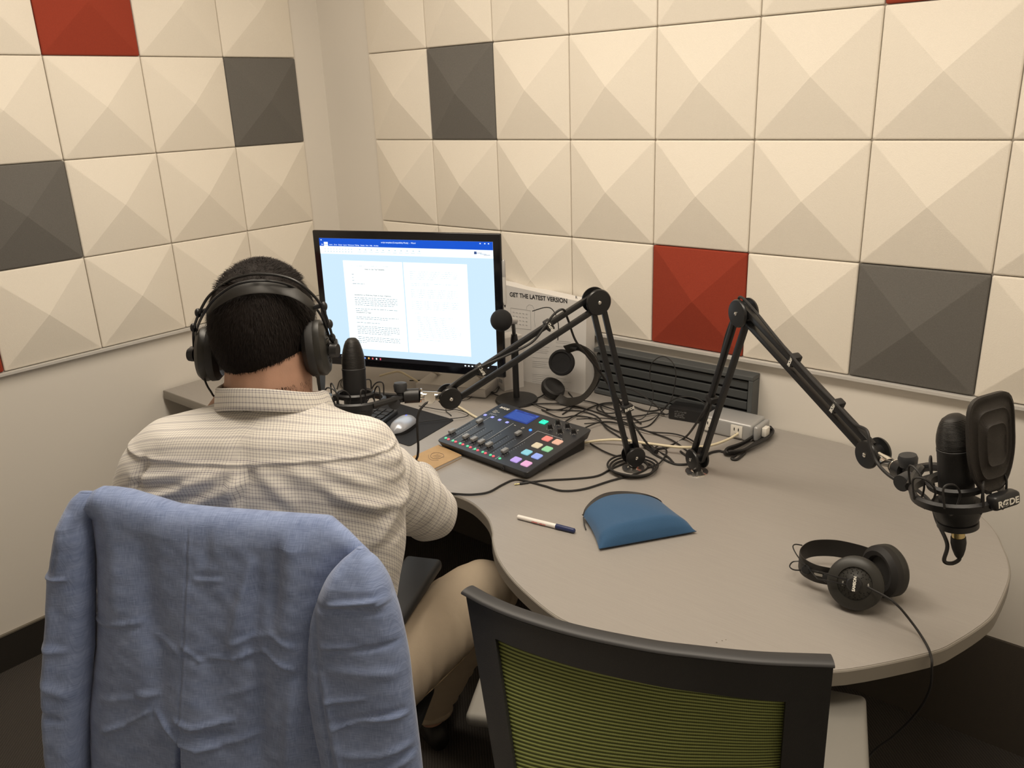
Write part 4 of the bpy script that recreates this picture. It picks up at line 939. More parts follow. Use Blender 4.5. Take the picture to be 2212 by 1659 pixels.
g.loft([[p for p in MB().ring(H+Fv*(.088+dt)-UZ*dz_, Rv, UZ, r_, 10)] for dt, dz_, r_ in ((0, .0, .006), (.014, .018, .009), (.024, .034, .013), (.008, .042, .012))])   # nose
for s in (-1, 1):
    g.sphere(H+Rv*.034*s+Fv*.080+UZ*.004, 1, 12, 8, (.013, .012, .009), hb_)    # eyes
    g.sphere(H+Rv*.033*s+Fv*.086+UZ*.018, 1, 12, 8, (.018, .008, .005), hb_)
    g.sphere(H+Rv*.082*s-Fv*.004-UZ*.02, 1, 12, 10, (.012, .020, .032), hb_)    # ears
g.sphere(H+Fv*.094-UZ*.060, 1, 14, 8, (.024, .010, .008), hb_)              # lips
def cap(a, b, r0, r1): 
    d = (b-a); n = d.normalized(); x_, y_ = frame(n)
    rs = [g.ring(a-n*r0*math.cos(q), x_, y_, max(r0*math.sin(q), 1e-4), 14) for q in np.linspace(0, PI/2, 5)]+[g.ring(b+n*r1*math.sin(q), x_, y_, max(r1*math.cos(q), 1e-4), 14) for q in np.linspace(0, PI/2, 5)]
    g.loft(rs)
cap(L(.010, -.014, 1.26), L(.008, -.055, 1.12), .074, .078)
cap(L(.035, -.03, 1.21), L(.10, -.06, 1.09), .030, .045); cap(L(-.035, -.03, 1.21), L(-.12, -.06, 1.08), .030, .045)
HC = L(-.045, -.13, .58)
for z_, w_, d_ in ((1.06, .16, .09), (.98, .19, .10), (.88, .19, .10), (.78, .18, .10), (.68, .18, .105), (.58, .18, .11)):
    t_ = -.06-.07*(1.1-z_)/.5; g.sphere(L(-.03, t_, z_), 1, 20, 12, (w_, d_, .085), hb_)
shR = L(.165, -.075, 1.075); shL = L(-.195, -.075, 1.05)
elR = hd(922, 1108, 1.62); tw = hz(884, 985, DZ+.05); wrR = elR+(tw-elR).normalized()*.285
elL = L(-.225, .08, .83); wrL = L(-.16, .36, DZ+.055)
for sh, el, wr in ((shR, elR, wrR), (shL, elL, wrL)):
    cap(sh, el, .052, .040); cap(el, wr, .040, .026)
def hand(w_, dirv, side):
    up = UZ.copy(); dirv = dirv.normalized(); sd = dirv.cross(up).normalized(); up = sd.cross(dirv)
    c = w_+dirv*.055
    for k in range(4): 
        o_ = (k-1.5)*.019
        cap(w_+sd*o_*.5+dirv*.01, c+sd*o_+dirv*(.028-.004*abs(k-1.2)), .0125, .0115)
        L1, L2, L3 = [(.040, .024, .018), (.045, .028, .019), (.041, .026, .019), (.032, .019, .016)][k if side > 0 else 3-k]
        a = c+sd*o_+dirv*.032; d1 = (dirv-up*.25+sd*o_*2).normalized(); b = a+d1*L1; d2 = (dirv-up*.8).normalized(); c2 = b+d2*L2; d3 = (dirv*.6-up).normalized(); e = c2+d3*L3
        cap(a, b, .0092, .0085); cap(b, c2, .0085, .0078); cap(c2, e, .0078, .0068)
    s2 = -side
    a = w_+dirv*.022+sd*s2*.020; b = a+(dirv*.7+sd*s2*.7-up*.2).normalized()*.036; e = b+(dirv+sd*s2*.15-up*.2).normalized()*.028
    cap(a-dirv*.008, b, .0125, .010); cap(b, e, .0095, .008)
dR = (Vector((tw.x, tw.y, DZ+.035))-wrR).normalized()
hand(wrR, (dR+Fv*.3-UZ*.12), 1); hand(wrL, (Fv+Rv*.35-UZ*.1), -1)
hipR = L(.045, -.15, .565); hipL = L(-.15, -.15, .565); knR = Vector((1.515, -.865, .560)); knL = L(-.24, .30, .56)
anR = Vector((1.30, -.885, .13)); anL = L(-.26, .34, .12)
for hp_, kn_, an_ in ((hipR, knR, anR), (hipL, knL, anL)): cap(hp_, kn_, .08, .055); cap(kn_, an_, .052, .036); cap(an_-UZ*.05, an_-UZ*.07+Fv*.16, .034, .03)
body = g.build('body', SKIN, man)
rm = body.modifiers.new('remesh', 'REMESH'); rm.mode = 'VOXEL'; rm.voxel_size = .0052; rm.use_smooth_shade = True
sm = body.modifiers.new('smooth', 'SMOOTH'); sm.factor = .5; sm.iterations = 4
# hair: cropped cap with short strands
def hairpt(th, ph, k=1.0):
    x = math.sin(th)*math.sin(ph); y = math.sin(th)*math.cos(ph); z = math.cos(th)
    w_ = .0865*(1+.03*(1-abs(z))); dd = .103 if y > 0 else .108
    rz_ = .112 if z > 0 else .118
    return Vector((x*w_*k, y*dd*k, z*rz_*k))
g = MB(); rings = []
nT, nP = 40, 64
def thmax(ph):     # how far down the hair goes: low at the nape (ph = pi), high at the forehead
    c = math.cos(ph)
    return math.radians(62+ (1-c)/2*87)
for i in range(nT+1):
    ring = []
    for j in range(nP):
        ph = 2*PI*j/nP; th = max(1e-3, thmax(ph)*i/nT); p = hairpt(th, ph)
        q = 1+.010*math.sin(p.x*180+3*math.sin(p.z*90))*math.sin(p.z*150+p.y*60)
        if i > nT-4: q *= 1-.035*(i-nT+4)
        ring.append(H+hb_ @ (p*q))
    rings.append(ring)
g.loft(rings, caps=False)
HAIR = mat('dark_hair', (.012, .0085, .0072), .75)
HAIR.node_tree.nodes['Principled BSDF'].inputs['Specular IOR Level'].default_value = .2
rs_ = random.Random(5)
vs = []; fs = []
for n in range(26000):
    ph = rs_.uniform(0, 2*PI); u_ = rs_.random(); th = thmax(ph)*(u_**.62)*1.02
    p = hairpt(th, ph, .985); nrm_ = Vector((p.x/.0865**2, p.y/.105**2, p.z/.112**2)).normalized()
    down = Vector((rs_.uniform(-.35, .35), -.25, -1)); down = (down-nrm_*down.dot(nrm_)).normalized()
    if p.z > .07: down = (Vector((rs_.uniform(-.6, .6), rs_.uniform(-.2, 1.0), 0))).normalized()
    fade = 1-max(0, (th/thmax(ph)-.72))/.28*.8
    ln = rs_.uniform(.006, .012)*fade+.002; lift = rs_.uniform(.15, .75)
    d_ = (down+nrm_*lift).normalized(); side = nrm_.cross(d_).normalized()*.00042
    tip = p+d_*ln; mid = p+(d_*.55+nrm_*.12)*ln
    k = len(vs); vs += [H+hb_ @ q for q in (p-side, p+side, mid+side*.7, mid-side*.7, tip)]
    fs += [[k, k+1, k+2, k+3], [k+3, k+2, k+4]]
# stubble fading down the nape
SK2 = []
for n in range(3500):
    ph = rs_.gauss(PI, .55); zz_ = -rs_.uniform(.085, .126)*1.0
    rr_ = .078; p = Vector((.010+rr_*math.sin(ph), -.016+.30*(zz_+.048)+rr_*math.cos(ph), zz_))
    if rs_.random() < (abs(zz_)-.085)/.055: continue
    nrm_ = Vector((math.sin(ph), math.cos(ph), 0)); d_ = (Vector((rs_.uniform(-.3, .3), 0, -1))+nrm_*.12).normalized(); side = nrm_.cross(d_).normalized()*.0003
    p = p+nrm_*.001; k = len(vs); vs += [H+hb_ @ q for q in (p-side, p+side, p+d_*.006)]; fs += [[k, k+1, k+2]]
g.add(vs, fs); g.build('hair', HAIR, man, ang=180)
# ---- shirt
keys = []
for v, ul, ur, tc, hd_ in ((850, 512, 664, -.040, .062), (868, 482, 702, -.045, .082), (884, 438, 742, -.052, .092), (894, 388, 785, -.058, .104), (910, 330, 822, -.064, .116), (950, 290, 850, -.070, .128), (1000, 270, 866, -.076, .136), (1080, 266, 868, -.084, .142), (1150, 280, 870, -.090, .142), (1230, 300, 858, -.098, .140), (1320, 305, 850, -.11, .14), (1450, 300, 850, -.125, .14)):
    sl, zl_ = st(ul, v, -.08); sr, zr_ = st(ur, v, -.08); zr_ -= .028*max(0, min(1, (897-v)/25)); keys.append((zl_, zr_, sl, sr, tc, hd_))
rows = spl(keys, 18); NA = 220
def segdist(x, y, a, b):
    ax, ay = a; bx_, by = b; dx_, dy_ = bx_-ax, by-ay; t = max(0, min(1, ((x-ax)*dx_+(y-ay)*dy_)/(dx_*dx_+dy_*dy_))); return math.hypot(x-ax-dx_*t, y-ay-dy_*t), t
def SZ(u, v): return st(u, v, -.19)
folds = [(SZ(a, b), SZ(c, d), w_, am) for a, b, c, d, w_, am in (
 (495, 1012, 292, 1082, .010, .0075), (528, 1036, 350, 1105, .011, .007), (440, 1012, 276, 1040, .008, .0045), (400, 1040, 285, 1055, .007, -.005), (470, 1048, 330, 1100, .007, -.005), (300, 1010, 282, 1060, .009, -.008),
 (560, 1012, 640, 1080, .012, .005), (640, 1020, 790, 1120, .012, .006), (700, 1020, 850, 1100, .010, .006), (720, 1075, 850, 1150, .010, .006), (800, 1030, 862, 1085, .008, .006), (670, 1045, 800, 1140, .010, -.005), (760, 1045, 850, 1110, .008, -.005),
 (520, 1010, 512, 1090, .011, .006), (490, 1010, 505, 1085, .006, -.0035), (548, 1012, 528, 1075, .006, -.006),
 (470, 890, 520, 985, .020, -.005), (700, 905, 720, 960, .016, -.004), (840, 1120, 800, 1190, .010, .006), (868, 1140, 830, 1210, .008, -.005), (600, 1100, 760, 1180, .012, .005), (420, 900, 330, 960, .016, .004))]
ysm = [SZ(*p) for p in ((270, 1003), (400, 1000), (500, 1003), (620, 1003), (720, 1008), (800, 1020), (850, 1033))]
rings = []; uvs = []; vl2 = []
for ri, kk in enumerate(rows):
    zl_, zr_, sl, sr, tc, hd_ = kk; vlen = vl2 if ri else []; vl2 = []; ring = []; sc = (sl+sr)/2; hw = (sr-sl)/2; acc = 0; prev = None; row = []
    for j in range(NA):
        an = 2*PI*j/NA; c = math.cos(an); s_ = math.sin(an); e = 2/2.35
        s = sc+hw*math.copysign(abs(c)**e, c); t = tc+hd_*math.copysign(abs(s_)**e, s_)*(1.0 if s_ < 0 else .92); z = zl_+(zr_-zl_)*.5*((s-sl)/(sr-sl))-.45*max(0, t-tc+.015)
        out = Vector((c, s_*1.3, 0)).normalized(); dsp = 0
        if s_ < .25:
            fac = min(1, (.25-s_)/.3)
            for a, b, w_, am in folds:
                dd_, tt = segdist(s, z, a, b)
                if dd_ < w_*3: dsp += 1.35*am*math.exp(-(dd_/w_)**2)*(1-.35*abs(2*tt-1)**2)
            ys = np.interp(s, [q[0] for q in ysm], [q[1] for q in ysm]); dz_ = z-ys
            dsp += .0022*math.exp(-((dz_-.002)/.004)**2)-(.0022 if dz_ < 0 else 0)*math.exp(dz_/.02)
            dsp += .0012*math.sin(s*55+z*30)*math.sin(z*48-s*20)
            dsp *= fac
        p = Vector((s, t, z)); p += Vector((out.x, out.y, 0))*dsp; ring.append(L(*p))
        if prev is not None: acc += (Vector(p)-prev).length
        prev = Vector(p); LL = (L(*p)-rings[-1][j]).length+vlen[j] if rings else 0; vl2.append(LL); row.append([acc, -LL]); row[-1] = [s+(.5*(t-tc)*(1 if s > sc else -1) if True else 0), z+.85*t]
    mid_ = 0
    uvs += [(a-mid_, (z if True else 0)) for a, z in row]
    rings.append(ring)
g = MB(); g.loft(rings, caps=False, uvs=uvs)
def sleeve(pts, folds_=()):
    """pts: (Vector, radius); flattened a little, with creases"""
    P = spl([(p.x, p.y, p.z, r) for p, r in pts], 12); rs = []; uv = []; x = None; ln = 0; n = 64
    for i, q in enumerate(P):
        c = Vector(q[:3]); r = q[3]; t = Vector(P[min(i+1, len(P)-1)][:3])-Vector(P[max(i-1, 0)][:3]); t.normalize()
        x = (Rv-t*Rv.dot(t)).normalized() if x is None else (x-t*x.dot(t)).normalized(); y = t.cross(x); ring = []
        if i: ln += (c-Vector(P[i-1][:3])).length
        for k in range(n):
            an = 2*PI*k/n; rr = r*(1+.035*math.sin(2.2*an+ln*42)*math.sin(ln*60)+.02*math.sin(5*an-ln*90))
            ring.append(c+x*rr*math.cos(an)+y*rr*math.sin(an)); uv.append((an*.055, ln))
        rs.append(ring)
    return rs, uv
mdR = (shR+elR)/2
rs, uv = sleeve([(shR-Rv*.035+Fv*.005, .070), (shR, .074), (mdR+UZ*.004, .069), (elR*.93+mdR*.07+Vector((0, 0, .004)), .058), (elR+(elR-shR).normalized()*.012+(wrR-elR)*.06, .054), (elR+(wrR-elR)*.3+UZ*.002, .052), (elR+(wrR-elR)*.62, .048), (elR+(wrR-elR)*.86, .044)])
g.loft(rs, caps=False, uvs=uv)
mdL = (shL+elL)/2
rs2, uv2 = sleeve([(shL+Rv*.035, .062), (shL, .066), (mdL, .062), (elL, .054), (elL+(wrL-elL)*.35, .052), (elL+(wrL-elL)*.85, .044)])
g.loft(rs2, caps=False, uvs=uv2)
shirt = g.build('shirt', SHIRT, man, ang=180)
for rs_, nm in ((rs, 'cuff'), (rs2, 'cuff')):        # turned-back cuff
    c = sum(rs_[-1], Vector())/len(rs_[-1]); c0_ = sum(rs_[-9], Vector())/len(rs_[-9]); ax = (c-c0_).normalized()
    rr = []; uv = []
    for k_, (f, o_) in enumerate(((1.0, -.028), (1.10, -.029), (1.12, -.004), (1.10, .001), (1.03, .002), (.98, -.002))):
        rr.append([c+(p-c)*f+ax*o_ for p in rs_[-1]]); uv += [(i*.0054, k_*.008) for i in range(len(rs_[-1]))]
    MB().loft(rr, caps=False, uvs=uv).build(nm, SHIRT, shirt, ang=180)
# collar
cl_ = []; uv = []
sL_, zsl = st(477, 833, -.045); sR_, zsr = st(697, 846, -.045)
zbt = st(585, 837, -.115)[1]; zbb = st(585, 886, -.130)[1]; zlb = st(456, 889, -.05)[1]; zrb = st(690, 884, -.05)[1]
sc = (sL_+sR_)/2; hw = (sR_-sL_)/2
for k_, (f, q) in enumerate(((.86, 1.25), (.93, .10), (.955, -.02), (.985, -.035), (1.01, .02), (1.05, .35), (1.085, .75), (1.11, .97), (1.09, 1.02), (1.06, .93))):
    ring = []
    for j in range(96):
        an = 2*PI*j/96; c = math.cos(an); s_ = math.sin(an)
        s = sc+hw*f*c; t = -.040+.086*f*s_
        lr_ = (c+1)/2; zt_s = zsl+(zsr-zsl)*lr_; zb_s = zlb+(zrb-zlb)*lr_
        bw = max(0, -s_)**1.5; zt_ = zt_s*(1-bw)+zbt*bw; zb2 = zb_s*(1-bw)+zbb*bw
        if s_ > 0: zt_ -= .035*s_; zb2 -= .045*s_
        ring.append(L(s, t, zt_+(zb2-zt_)*q)); uv.append((an*.095, k_*.009))
    cl_.append(ring)
MB().loft(cl_, caps=False, uvs=uv).build('collar', SHIRT, shirt, ang=180)
# trousers
TRO = mat('khaki_cotton', (.40, .325, .24), .85, bump=.2, bscale=700, var=.05, vscale=12)
g = MB()
def leg(pts, n=56, seed=0):
    P = spl([(p.x, p.y, p.z, r) for p, r in pts], 14); rs = []; x = None; ln = 0
    for i, q in enumerate(P):
        c = Vector(q[:3]); r = q[3]; t = (Vector(P[min(i+1, len(P)-1)][:3])-Vector(P[max(i-1, 0)][:3])).normalized()
        x = (Rv-t*Rv.dot(t)).normalized() if x is None else (x-t*x.dot(t)).normalized(); y = t.cross(x)
        if i: ln += (c-Vector(P[i-1][:3])).length
        rs.append([c+x*(r*(1+.030*math.sin(3*a_+ln*38+seed)*math.sin(ln*70+2*a_)+.018*math.sin(ln*150+a_*3)))*math.cos(a_)+y*(r*(1+.022*math.sin(3*a_+ln*38+seed)*math.sin(ln*70+2*a_)))*math.sin(a_)*.92 for a_ in np.linspace(0, 2*PI, n+1)[:-1]])
    g.loft(rs, caps=True)
leg([(hipR-Fv*.02, .10), (hipR+(knR-hipR)*.3, .102), (hipR+(knR-hipR)*.65, .092), (knR-(knR-hipR).normalized()*.03, .080), (knR+(anR-knR)*.10+(knR-hipR).normalized()*.012, .076), (knR+(anR-knR)*.35, .070), (knR+(anR-knR)*.7, .064), (anR+UZ*.0, .060), (anR-UZ*.035, .060)])
leg([(hipL-Fv*.02, .10), (hipL+(knL-hipL)*.3, .100), (hipL+(knL-hipL)*.65, .088), (knL-(knL-hipL).normalized()*.03, .076), (knL+(anL-knL)*.12, .072), (knL+(anL-knL)*.4, .064), (knL+(anL-knL)*.75, .060), (anL, .058)], seed=2)
g.sphere(L(-.05, -.15, .575), 1, 32, 20, (.185, .13, .12), hb_)
tr = g.build('trousers', TRO, man, ang=180)
SM = mat('seam_khaki', (.25, .18, .11), .9)
sd = (knR-hipR); off_ = (CM-(hipR+knR)/2); off_ = (off_-sd.normalized()*off_.dot(sd.normalized())).normalized()
dn = (off_*.35-UZ*.8+Rv*.75).normalized()
MB().tube(spl([hipR+sd*f+dn*(.102*r_)*1.0 for f, r_ in ((.1, 1), (.3, 1.0), (.5, .97), (.7, .90), (.85, .83))], 6), .0012, 6).build('side_seam', SM, tr)
SHO = mat('shoe_leather', (.012, .010, .009), .5)
for an_ in (anR, anL):
    fdir = (Fv*.6-Rv*.5).normalized() if an_ is anR else Fv
    g = MB(); sdv = Vector((-fdir.y, fdir.x, 0)); a0 = Vector((an_.x, an_.y, 0))-fdir*.05; rs_ = []
    for f, wd, hh in ((0, .026, .055), (.03, .034, .075), (.08, .037, .08), (.14, .040, .062), (.20, .046, .05), (.25, .042, .042), (.285, .02, .03)):
        rs_.append([a0+fdir*f+sdv*(wd*math.cos(a_))+UZ*(.003+hh*.5*(1+math.sin(a_))) for a_ in np.linspace(0, 2*PI, 25)[:-1]])
    g.loft(rs_); g.build('shoe', SHO, man, ang=180)
# ---- headphones he wears
hp_ = thing('headphones', 'black studio headphones worn by the seated man', 'headphones', tuple(H))
cLp = hpl(456, 764, H-Fv*.005, Fv); cRp = hpl(684, 752, H-Fv*.005, Fv)
for c, s in ((cLp, -1), (cRp, 1)):
    n = (Rv*s+UZ*.06+Fv*(.30 if s > 0 else -.28)).normalized()
    cup(hp_, c+n*.004, n, r=.049, thick=.024)
NT = (Fv*math.cos(.42)+UZ*math.sin(.42)).normalized(); NP = H-UZ*.03
def hb2(lst, o_=0): return [hpl(u, v, NP+NT*o_, NT) for u, v in lst]
def onhair(p, k):
    d = (p-CM); e = [hb_.transposed() @ (CM-H), hb_.transposed() @ d]; sc3 = (.0865*k, .108*k, .112*k)
    o = Vector([e[0][i]/sc3[i] for i in range(3)]); v = Vector([e[1][i]/sc3[i] for i in range(3)])
    A_ = v.dot(v); B_ = 2*o.dot(v); C_ = o.dot(o)-1; D_ = B_*B_-4*A_*C_
    return p if D_ < 0 else CM+d*min(1, (-B_-math.sqrt(D_))/(2*A_))
g = MB()
g.tube(spl(hb2([(419, 752), (418, 720), (423, 695), (436, 664), (455, 636), (495, 606), (530, 595), (565, 592), (605, 596), (640, 608), (672, 633), (695, 662), (710, 700), (718, 730), (721, 752)], -.010), 6), .0024, 8)
g.tube([onhair(p, 1.17) if 8 < i < 76 else p for i, p in enumerate(spl(hb2([(424, 752), (424, 722), (430, 697), (446, 668), (465, 644), (500, 619), (532, 609), (565, 606), (603, 610), (636, 622), (665, 646), (690, 676), (704, 706), (713, 735), (717, 752)], .012), 6))], .0022, 8)
g.build('band_rods', BLKM, hp_)
bp2 = spl(hb2([(447, 676), (462, 657), (500, 632), (532, 623), (566, 620), (602, 623), (636, 633), (665, 652), (682, 672)], 0), 6)
hws = [.0075+.0035*min(1, i/12, (len(bp2)-1-i)/12) for i in range(len(bp2))]
bp2 = [onhair(p, 1.10) for p in bp2]
for _ in range(6): bp2 = [bp2[0]]+[(bp2[i-1]+bp2[i]*2+bp2[i+1])/4 for i in range(1, len(bp2)-1)]+[bp2[-1]]
ups = []
for i, p in enumerate(bp2):
    q = hb_.transposed() @ (p-H); nn_ = hb_ @ Vector((q.x/.0865**2, q.y/.108**2, q.z/.112**2)); tt_ = bp2[min(i+1, len(bp2)-1)]-bp2[max(i-1, 0)]; ups.append(nn_.cross(tt_).normalized())
ribbon(bp2, ups, hws, .0013).build('head_strap', MATS['strap_leather'], hp_)
for pts in ((428, 676), (418, 708), (700, 662), (712, 700), (718, 730)):
    c = hpl(*pts, NP-NT*.008, NT); MB().sphere(c, .0068, 14, 10, (.8, 1, 1.2), hb_).build('slider_knob', BLK, hp_)
g = MB()
for pa, pb in (((433, 674), (452, 668)), ((694, 660), (680, 664))): g.tube([hpl(*pa, NP, NT), hpl(*pb, NP, NT)], .004, 8)
g.build('strap_link', BLK, hp_)
for u, v, s in ((416, 766, -1), (723, 757, 1)):
    c = hpl(u, v, H-Fv*.02, Fv); MB().cyl(c-Rv*.006*s, c+Rv*.006*s, .0125, .0115).build('pivot_knob', BLK, hp_)
    MB().cyl(c, (cLp if s < 0 else cRp)+Rv*.02*s, .006).build('pivot_arm', BLKM, hp_)
MB().tube(spl([hpl(436, 795, H-Fv*.03, Fv), hpl(444, 825, H-Fv*.04, Fv), hpl(455, 845, H-Fv*.05, Fv), hpl(470, 862, H-Fv*.03, Fv), L(-.10, .06, 1.12), L(-.09, .12, 1.0)], 6), .0018, 7).build('headphone_cable', RUB, hp_)

# ================================================================== office chair under the man
SC_ = L(-.045, -.10, 0)
oc = thing('office_chair', 'black office chair with armrests under the seated man and the blue jacket', 'chair', (SC_.x, SC_.y, 0))
Mh = basis(Rv, Fv, UZ)
MB().box(SC_+UZ*.435+Fv*.03, (.50, .50, .06), Mh, .025, 4).build('seat', mat('chair_fabric_black', (.012, .012, .013), .9, bump=.3, bscale=500), oc)
MB().cyl(SC_+UZ*.09, SC_+UZ*.41, .028).build('gas_column', BLKM, oc)
for k in range(5):
    an = 2*PI*k/5+.3; e = Vector((math.cos(an), math.sin(an), 0)); lg = MB().tube([SC_+UZ*.10, SC_+e*.15+UZ*.095, SC_+e*.29+UZ*.07], [.028, .022, .016], 10).build('base_leg', BLK, oc)
    c = SC_+e*.29; sd_ = Vector((-e.y, e.x, 0)); w2 = MB(); w2.cyl(c+UZ*.028-sd_*.022, c+UZ*.028+sd_*.022, .027); w2.build('castor', BLK, lg)
zp = .69
pc4 = [hz(u, v, zp) for u, v in ((886, 1192), (957, 1205), (874, 1331))]
pdir = (pc4[1]-pc4[2]).normalized(); pside = Vector((pdir.y, -pdir.x, 0)); pcn = pc4[1]-pdir*.135-pside*.045+UZ*-.014
for sgn in (1, -1):
    if sgn == 1: c = pcn; dd_ = pdir
    else: q = pcn-SC_; c = SC_+q-Rv*2*q.dot(Rv)-Rv*.0; dd_ = (pdir-Rv*2*pdir.dot(Rv)).normalized()
    sd_ = Vector((dd_.y, -dd_.x, 0))
    ar = MB().box(c, (.088, .27, .028), basis(sd_, dd_, UZ), .011, 4).build('armrest_pad', mat('armrest_soft', (.022, .023, .026), .55), oc)
    MB().tube([c-UZ*.012-dd_*.03, c-UZ*.10-dd_*.04, c-UZ*.22-dd_*.04, c-UZ*.26-sd_*.10*sgn*(1 if sd_.dot(Rv)*sgn > 0 else -1)-dd_*.03], .018, 10, flat=.7).build('armrest_post', BLK, ar)
MB().box(pcn-UZ*.11-pdir*.03+pside*.03, (.012, .045, .02), basis(pside, pdir, UZ), .004).build('armrest_button', BLK, oc)
# back of the chair and jacket share a frame
J0 = hd(480, 1120, 1.22); ti = .15
jn = Vector((Fv.x*math.cos(ti), Fv.y*math.cos(ti), -math.sin(ti))).normalized(); ju = Rv.cross(jn).normalized()
if ju.z < 0: ju = -ju
def JP(s, z, off=0): return J0+Rv*s+ju*((z-J0.z)/ju.z)-jn*off
MB().loft([[JP(s, z, o_-.055+.03*(1-(s/.22)**2)*-1) for s, z in ((-.20, .55), (-.07, .52), (.07, .52), (.19, .55), (.18, .98), (.15, 1.035), (0, 1.045), (-.17, 1.055), (-.20, 1.0))] for o_ in (0, -.03)]).build('backrest', MATS['chair_fabric_black'], oc)
g = MB(); g.tube([SC_+UZ*.40-Fv*.12, SC_+UZ*.42-Fv*.26, JP(-.03, .56, -.06), JP(-.03, .80, -.075)], .022, 8, flat=.5); g.build('back_support', BLK, oc)
# ---- jacket
jk = thing('blazer_jacket', 'light blue linen jacket draped over the back of the office chair', 'jacket', tuple(JP(0, 1.1, .03)))
def JS(u, v): p = hpl(u, v, J0, jn)-J0; return p.dot(Rv), p.z+J0.z
tps = [(-.262, 1.088), (-.248, 1.112), (-.215, 1.128), (-.177, 1.124), (-.14, 1.115), (-.096, 1.104), (-.037, 1.101), (.015, 1.1), (.087, 1.098), (.151, 1.097), (.181, 1.082), (.219, 1.057), (.235, 1.035)]
def ztop(s): return float(np.interp(s, [p[0] for p in tps], [p[1] for p in tps]))
jf = [(JS(a, b), JS(c, d), w_, am) for a, b, c, d, w_, am in (
 (172, 1357, 308, 1343, .0035, .0045), (180, 1370, 300, 1356, .004, -.0025), (330, 1372, 385, 1400, .0035, .003), (400, 1392, 440, 1416, .0035, .0055), (440, 1416, 510, 1418, .0035, .0055), (510, 1418, 575, 1400, .0035, .005), (575, 1400, 640, 1442, .0035, .005), (400, 1400, 500, 1432, .005, -.004), (500, 1388, 590, 1364, .004, .0035), (590, 1364, 640, 1392, .004, .003),
 (300, 1498, 345, 1495, .004, .006), (200, 1518, 290, 1505, .005, .003), (218, 1580, 270, 1565, .0045, .006), (270, 1565, 328, 1530, .004, .006), (342, 1532, 398, 1592, .0045, .0055), (398, 1592, 440, 1604, .004, .006), (440, 1604, 480, 1602, .004, .006), (480, 1602, 570, 1582, .005, .003), (388, 1545, 430, 1558, .0035, .006), (430, 1558, 510, 1550, .0035, .0055), (400, 1575, 500, 1580, .006, -.005), (480, 1500, 560, 1480, .005, .002),
 (425, 1242, 478, 1242, .0035, -.004), (425, 1250, 480, 1250, .004, .003), (450, 1160, 440, 1230, .010, -.003), (250, 1200, 245, 1330, .02, .006), (310, 1180, 325, 1380, .018, -.007), (345, 1330, 350, 1530, .02, -.006), (420, 1300, 440, 1640, .028, .006), (545, 1220, 505, 1380, .010, .005), (560, 1230, 545, 1420, .014, -.006), (570, 1420, 560, 1650, .016, -.008), (640, 1160, 620, 1420, .022, .009), (690, 1180, 650, 1350, .016, .004), (600, 1200, 590, 1330, .012, -.006), (250, 1400, 230, 1640, .028, .004), (390, 1110, 560, 1125, .012, -.003), (640, 1480, 625, 1650, .012, .006), (230, 1110, 220, 1180, .02, .003))]
def jdisp(s, z, fl):
    d_ = 0
    for a, b, w_, am in fl:
        dd_, tt = segdist(s, z, a, b)
        if dd_ < w_*3: d_ += (1.6 if w_ > .008 else 1.25)*am*math.exp(-(dd_/w_)**2)*(1-.5*abs(2*tt-1)**3)
    d_ += .0006*math.sin(z*95+6*math.sin(s*20))*math.sin(s*33+z*12)+.0004*math.sin(z*210+s*60)*math.sin(s*80)+.004*math.sin(s*30+2.2*math.sin(z*7))*min(1, max(0, (1.08-z)/.25))
    return d_
LN = [(1.12, -.250), (1.04, -.245), (1.0, -.246), (.951, -.252), (.873, -.263), (.744, -.286), (.60, -.30), (.4, -.31)][::-1]
cen = [JS(*p) for p in ((405, 1130), (404, 1250), (403, 1400), (398, 1560), (393, 1659))]; czs = [c[1] for c in cen][::-1]; css = [c[0] for c in cen][::-1]
rings = []; uvs = []; NC = 230
prof = [(-.080, -.30), (-.078, -.16), (-.074, -.05), (-.066, -.020), (-.054, -.006), (-.040, -.001), (-.026, -.0015), (-.013, -.009), (-.005, -.022)]
zb_ = [.040+.0042*i for i in range(165)]
for i in range(len(prof)+len(zb_)):
    ring = []
    for j in range(NC+1):
        f = j/NC; fr = 2*f-1
        if i < len(prof):
            off, dz_ = prof[i]; kq = max(0, (f-.80)/.20); kq2 = max(0, (.10-f)/.10); off = off*(1-max(.85*kq, .4*kq2)); dz_ *= (1-.75*max(kq, kq2)) if i < 3 else 1
        else: off, dz_ = 0, -zb_[i-len(prof)]
        sref = -.25+.49*f; zt = ztop(sref); z = zt+dz_
        if i >= len(prof):   # even the hem out lower down
            kk = min(1, zb_[i-len(prof)]/.3); z = zt*(1-kk)+1.09*kk+dz_
        sl = float(np.interp(z, [p[0] for p in LN], [p[1] for p in LN])); sr = .235-.02*max(0, min(1, (1.05-z)/.2))
        s = sl+(sr-sl)*f if i >= len(prof) else sref
        if i >= len(prof):
            q = min(1, zb_[i-len(prof)]/.06); s = sref*(1-q)+s*q
            off = -.012*abs(fr)**3-.030*abs(fr)**10+.010*(1-fr*fr)*min(1, -dz_/.3)
            off += jdisp(s, z, jf)*min(1, .3-dz_/.04)
            cs_ = float(np.interp(z, czs, css)); dc = s-cs_
            off -= .0018*math.exp(-(dc/.0018)**2); off += .0010*math.exp(-((dc-.004)/.003)**2)
            zv = cen[3][1]-.02
            if z < zv: off -= .020*math.exp(-(dc/.0035)**2)*min(1, (zv-z)/.05)
        ring.append(JP(s, z, off)); uvs.append((s, z+ (off*.0)))
    rings.append(ring)
g = MB(); g.loft(rings, caps=False, closed=False, uvs=uvs)
bk = g.build('back_panel', LINEN, jk, ang=180)
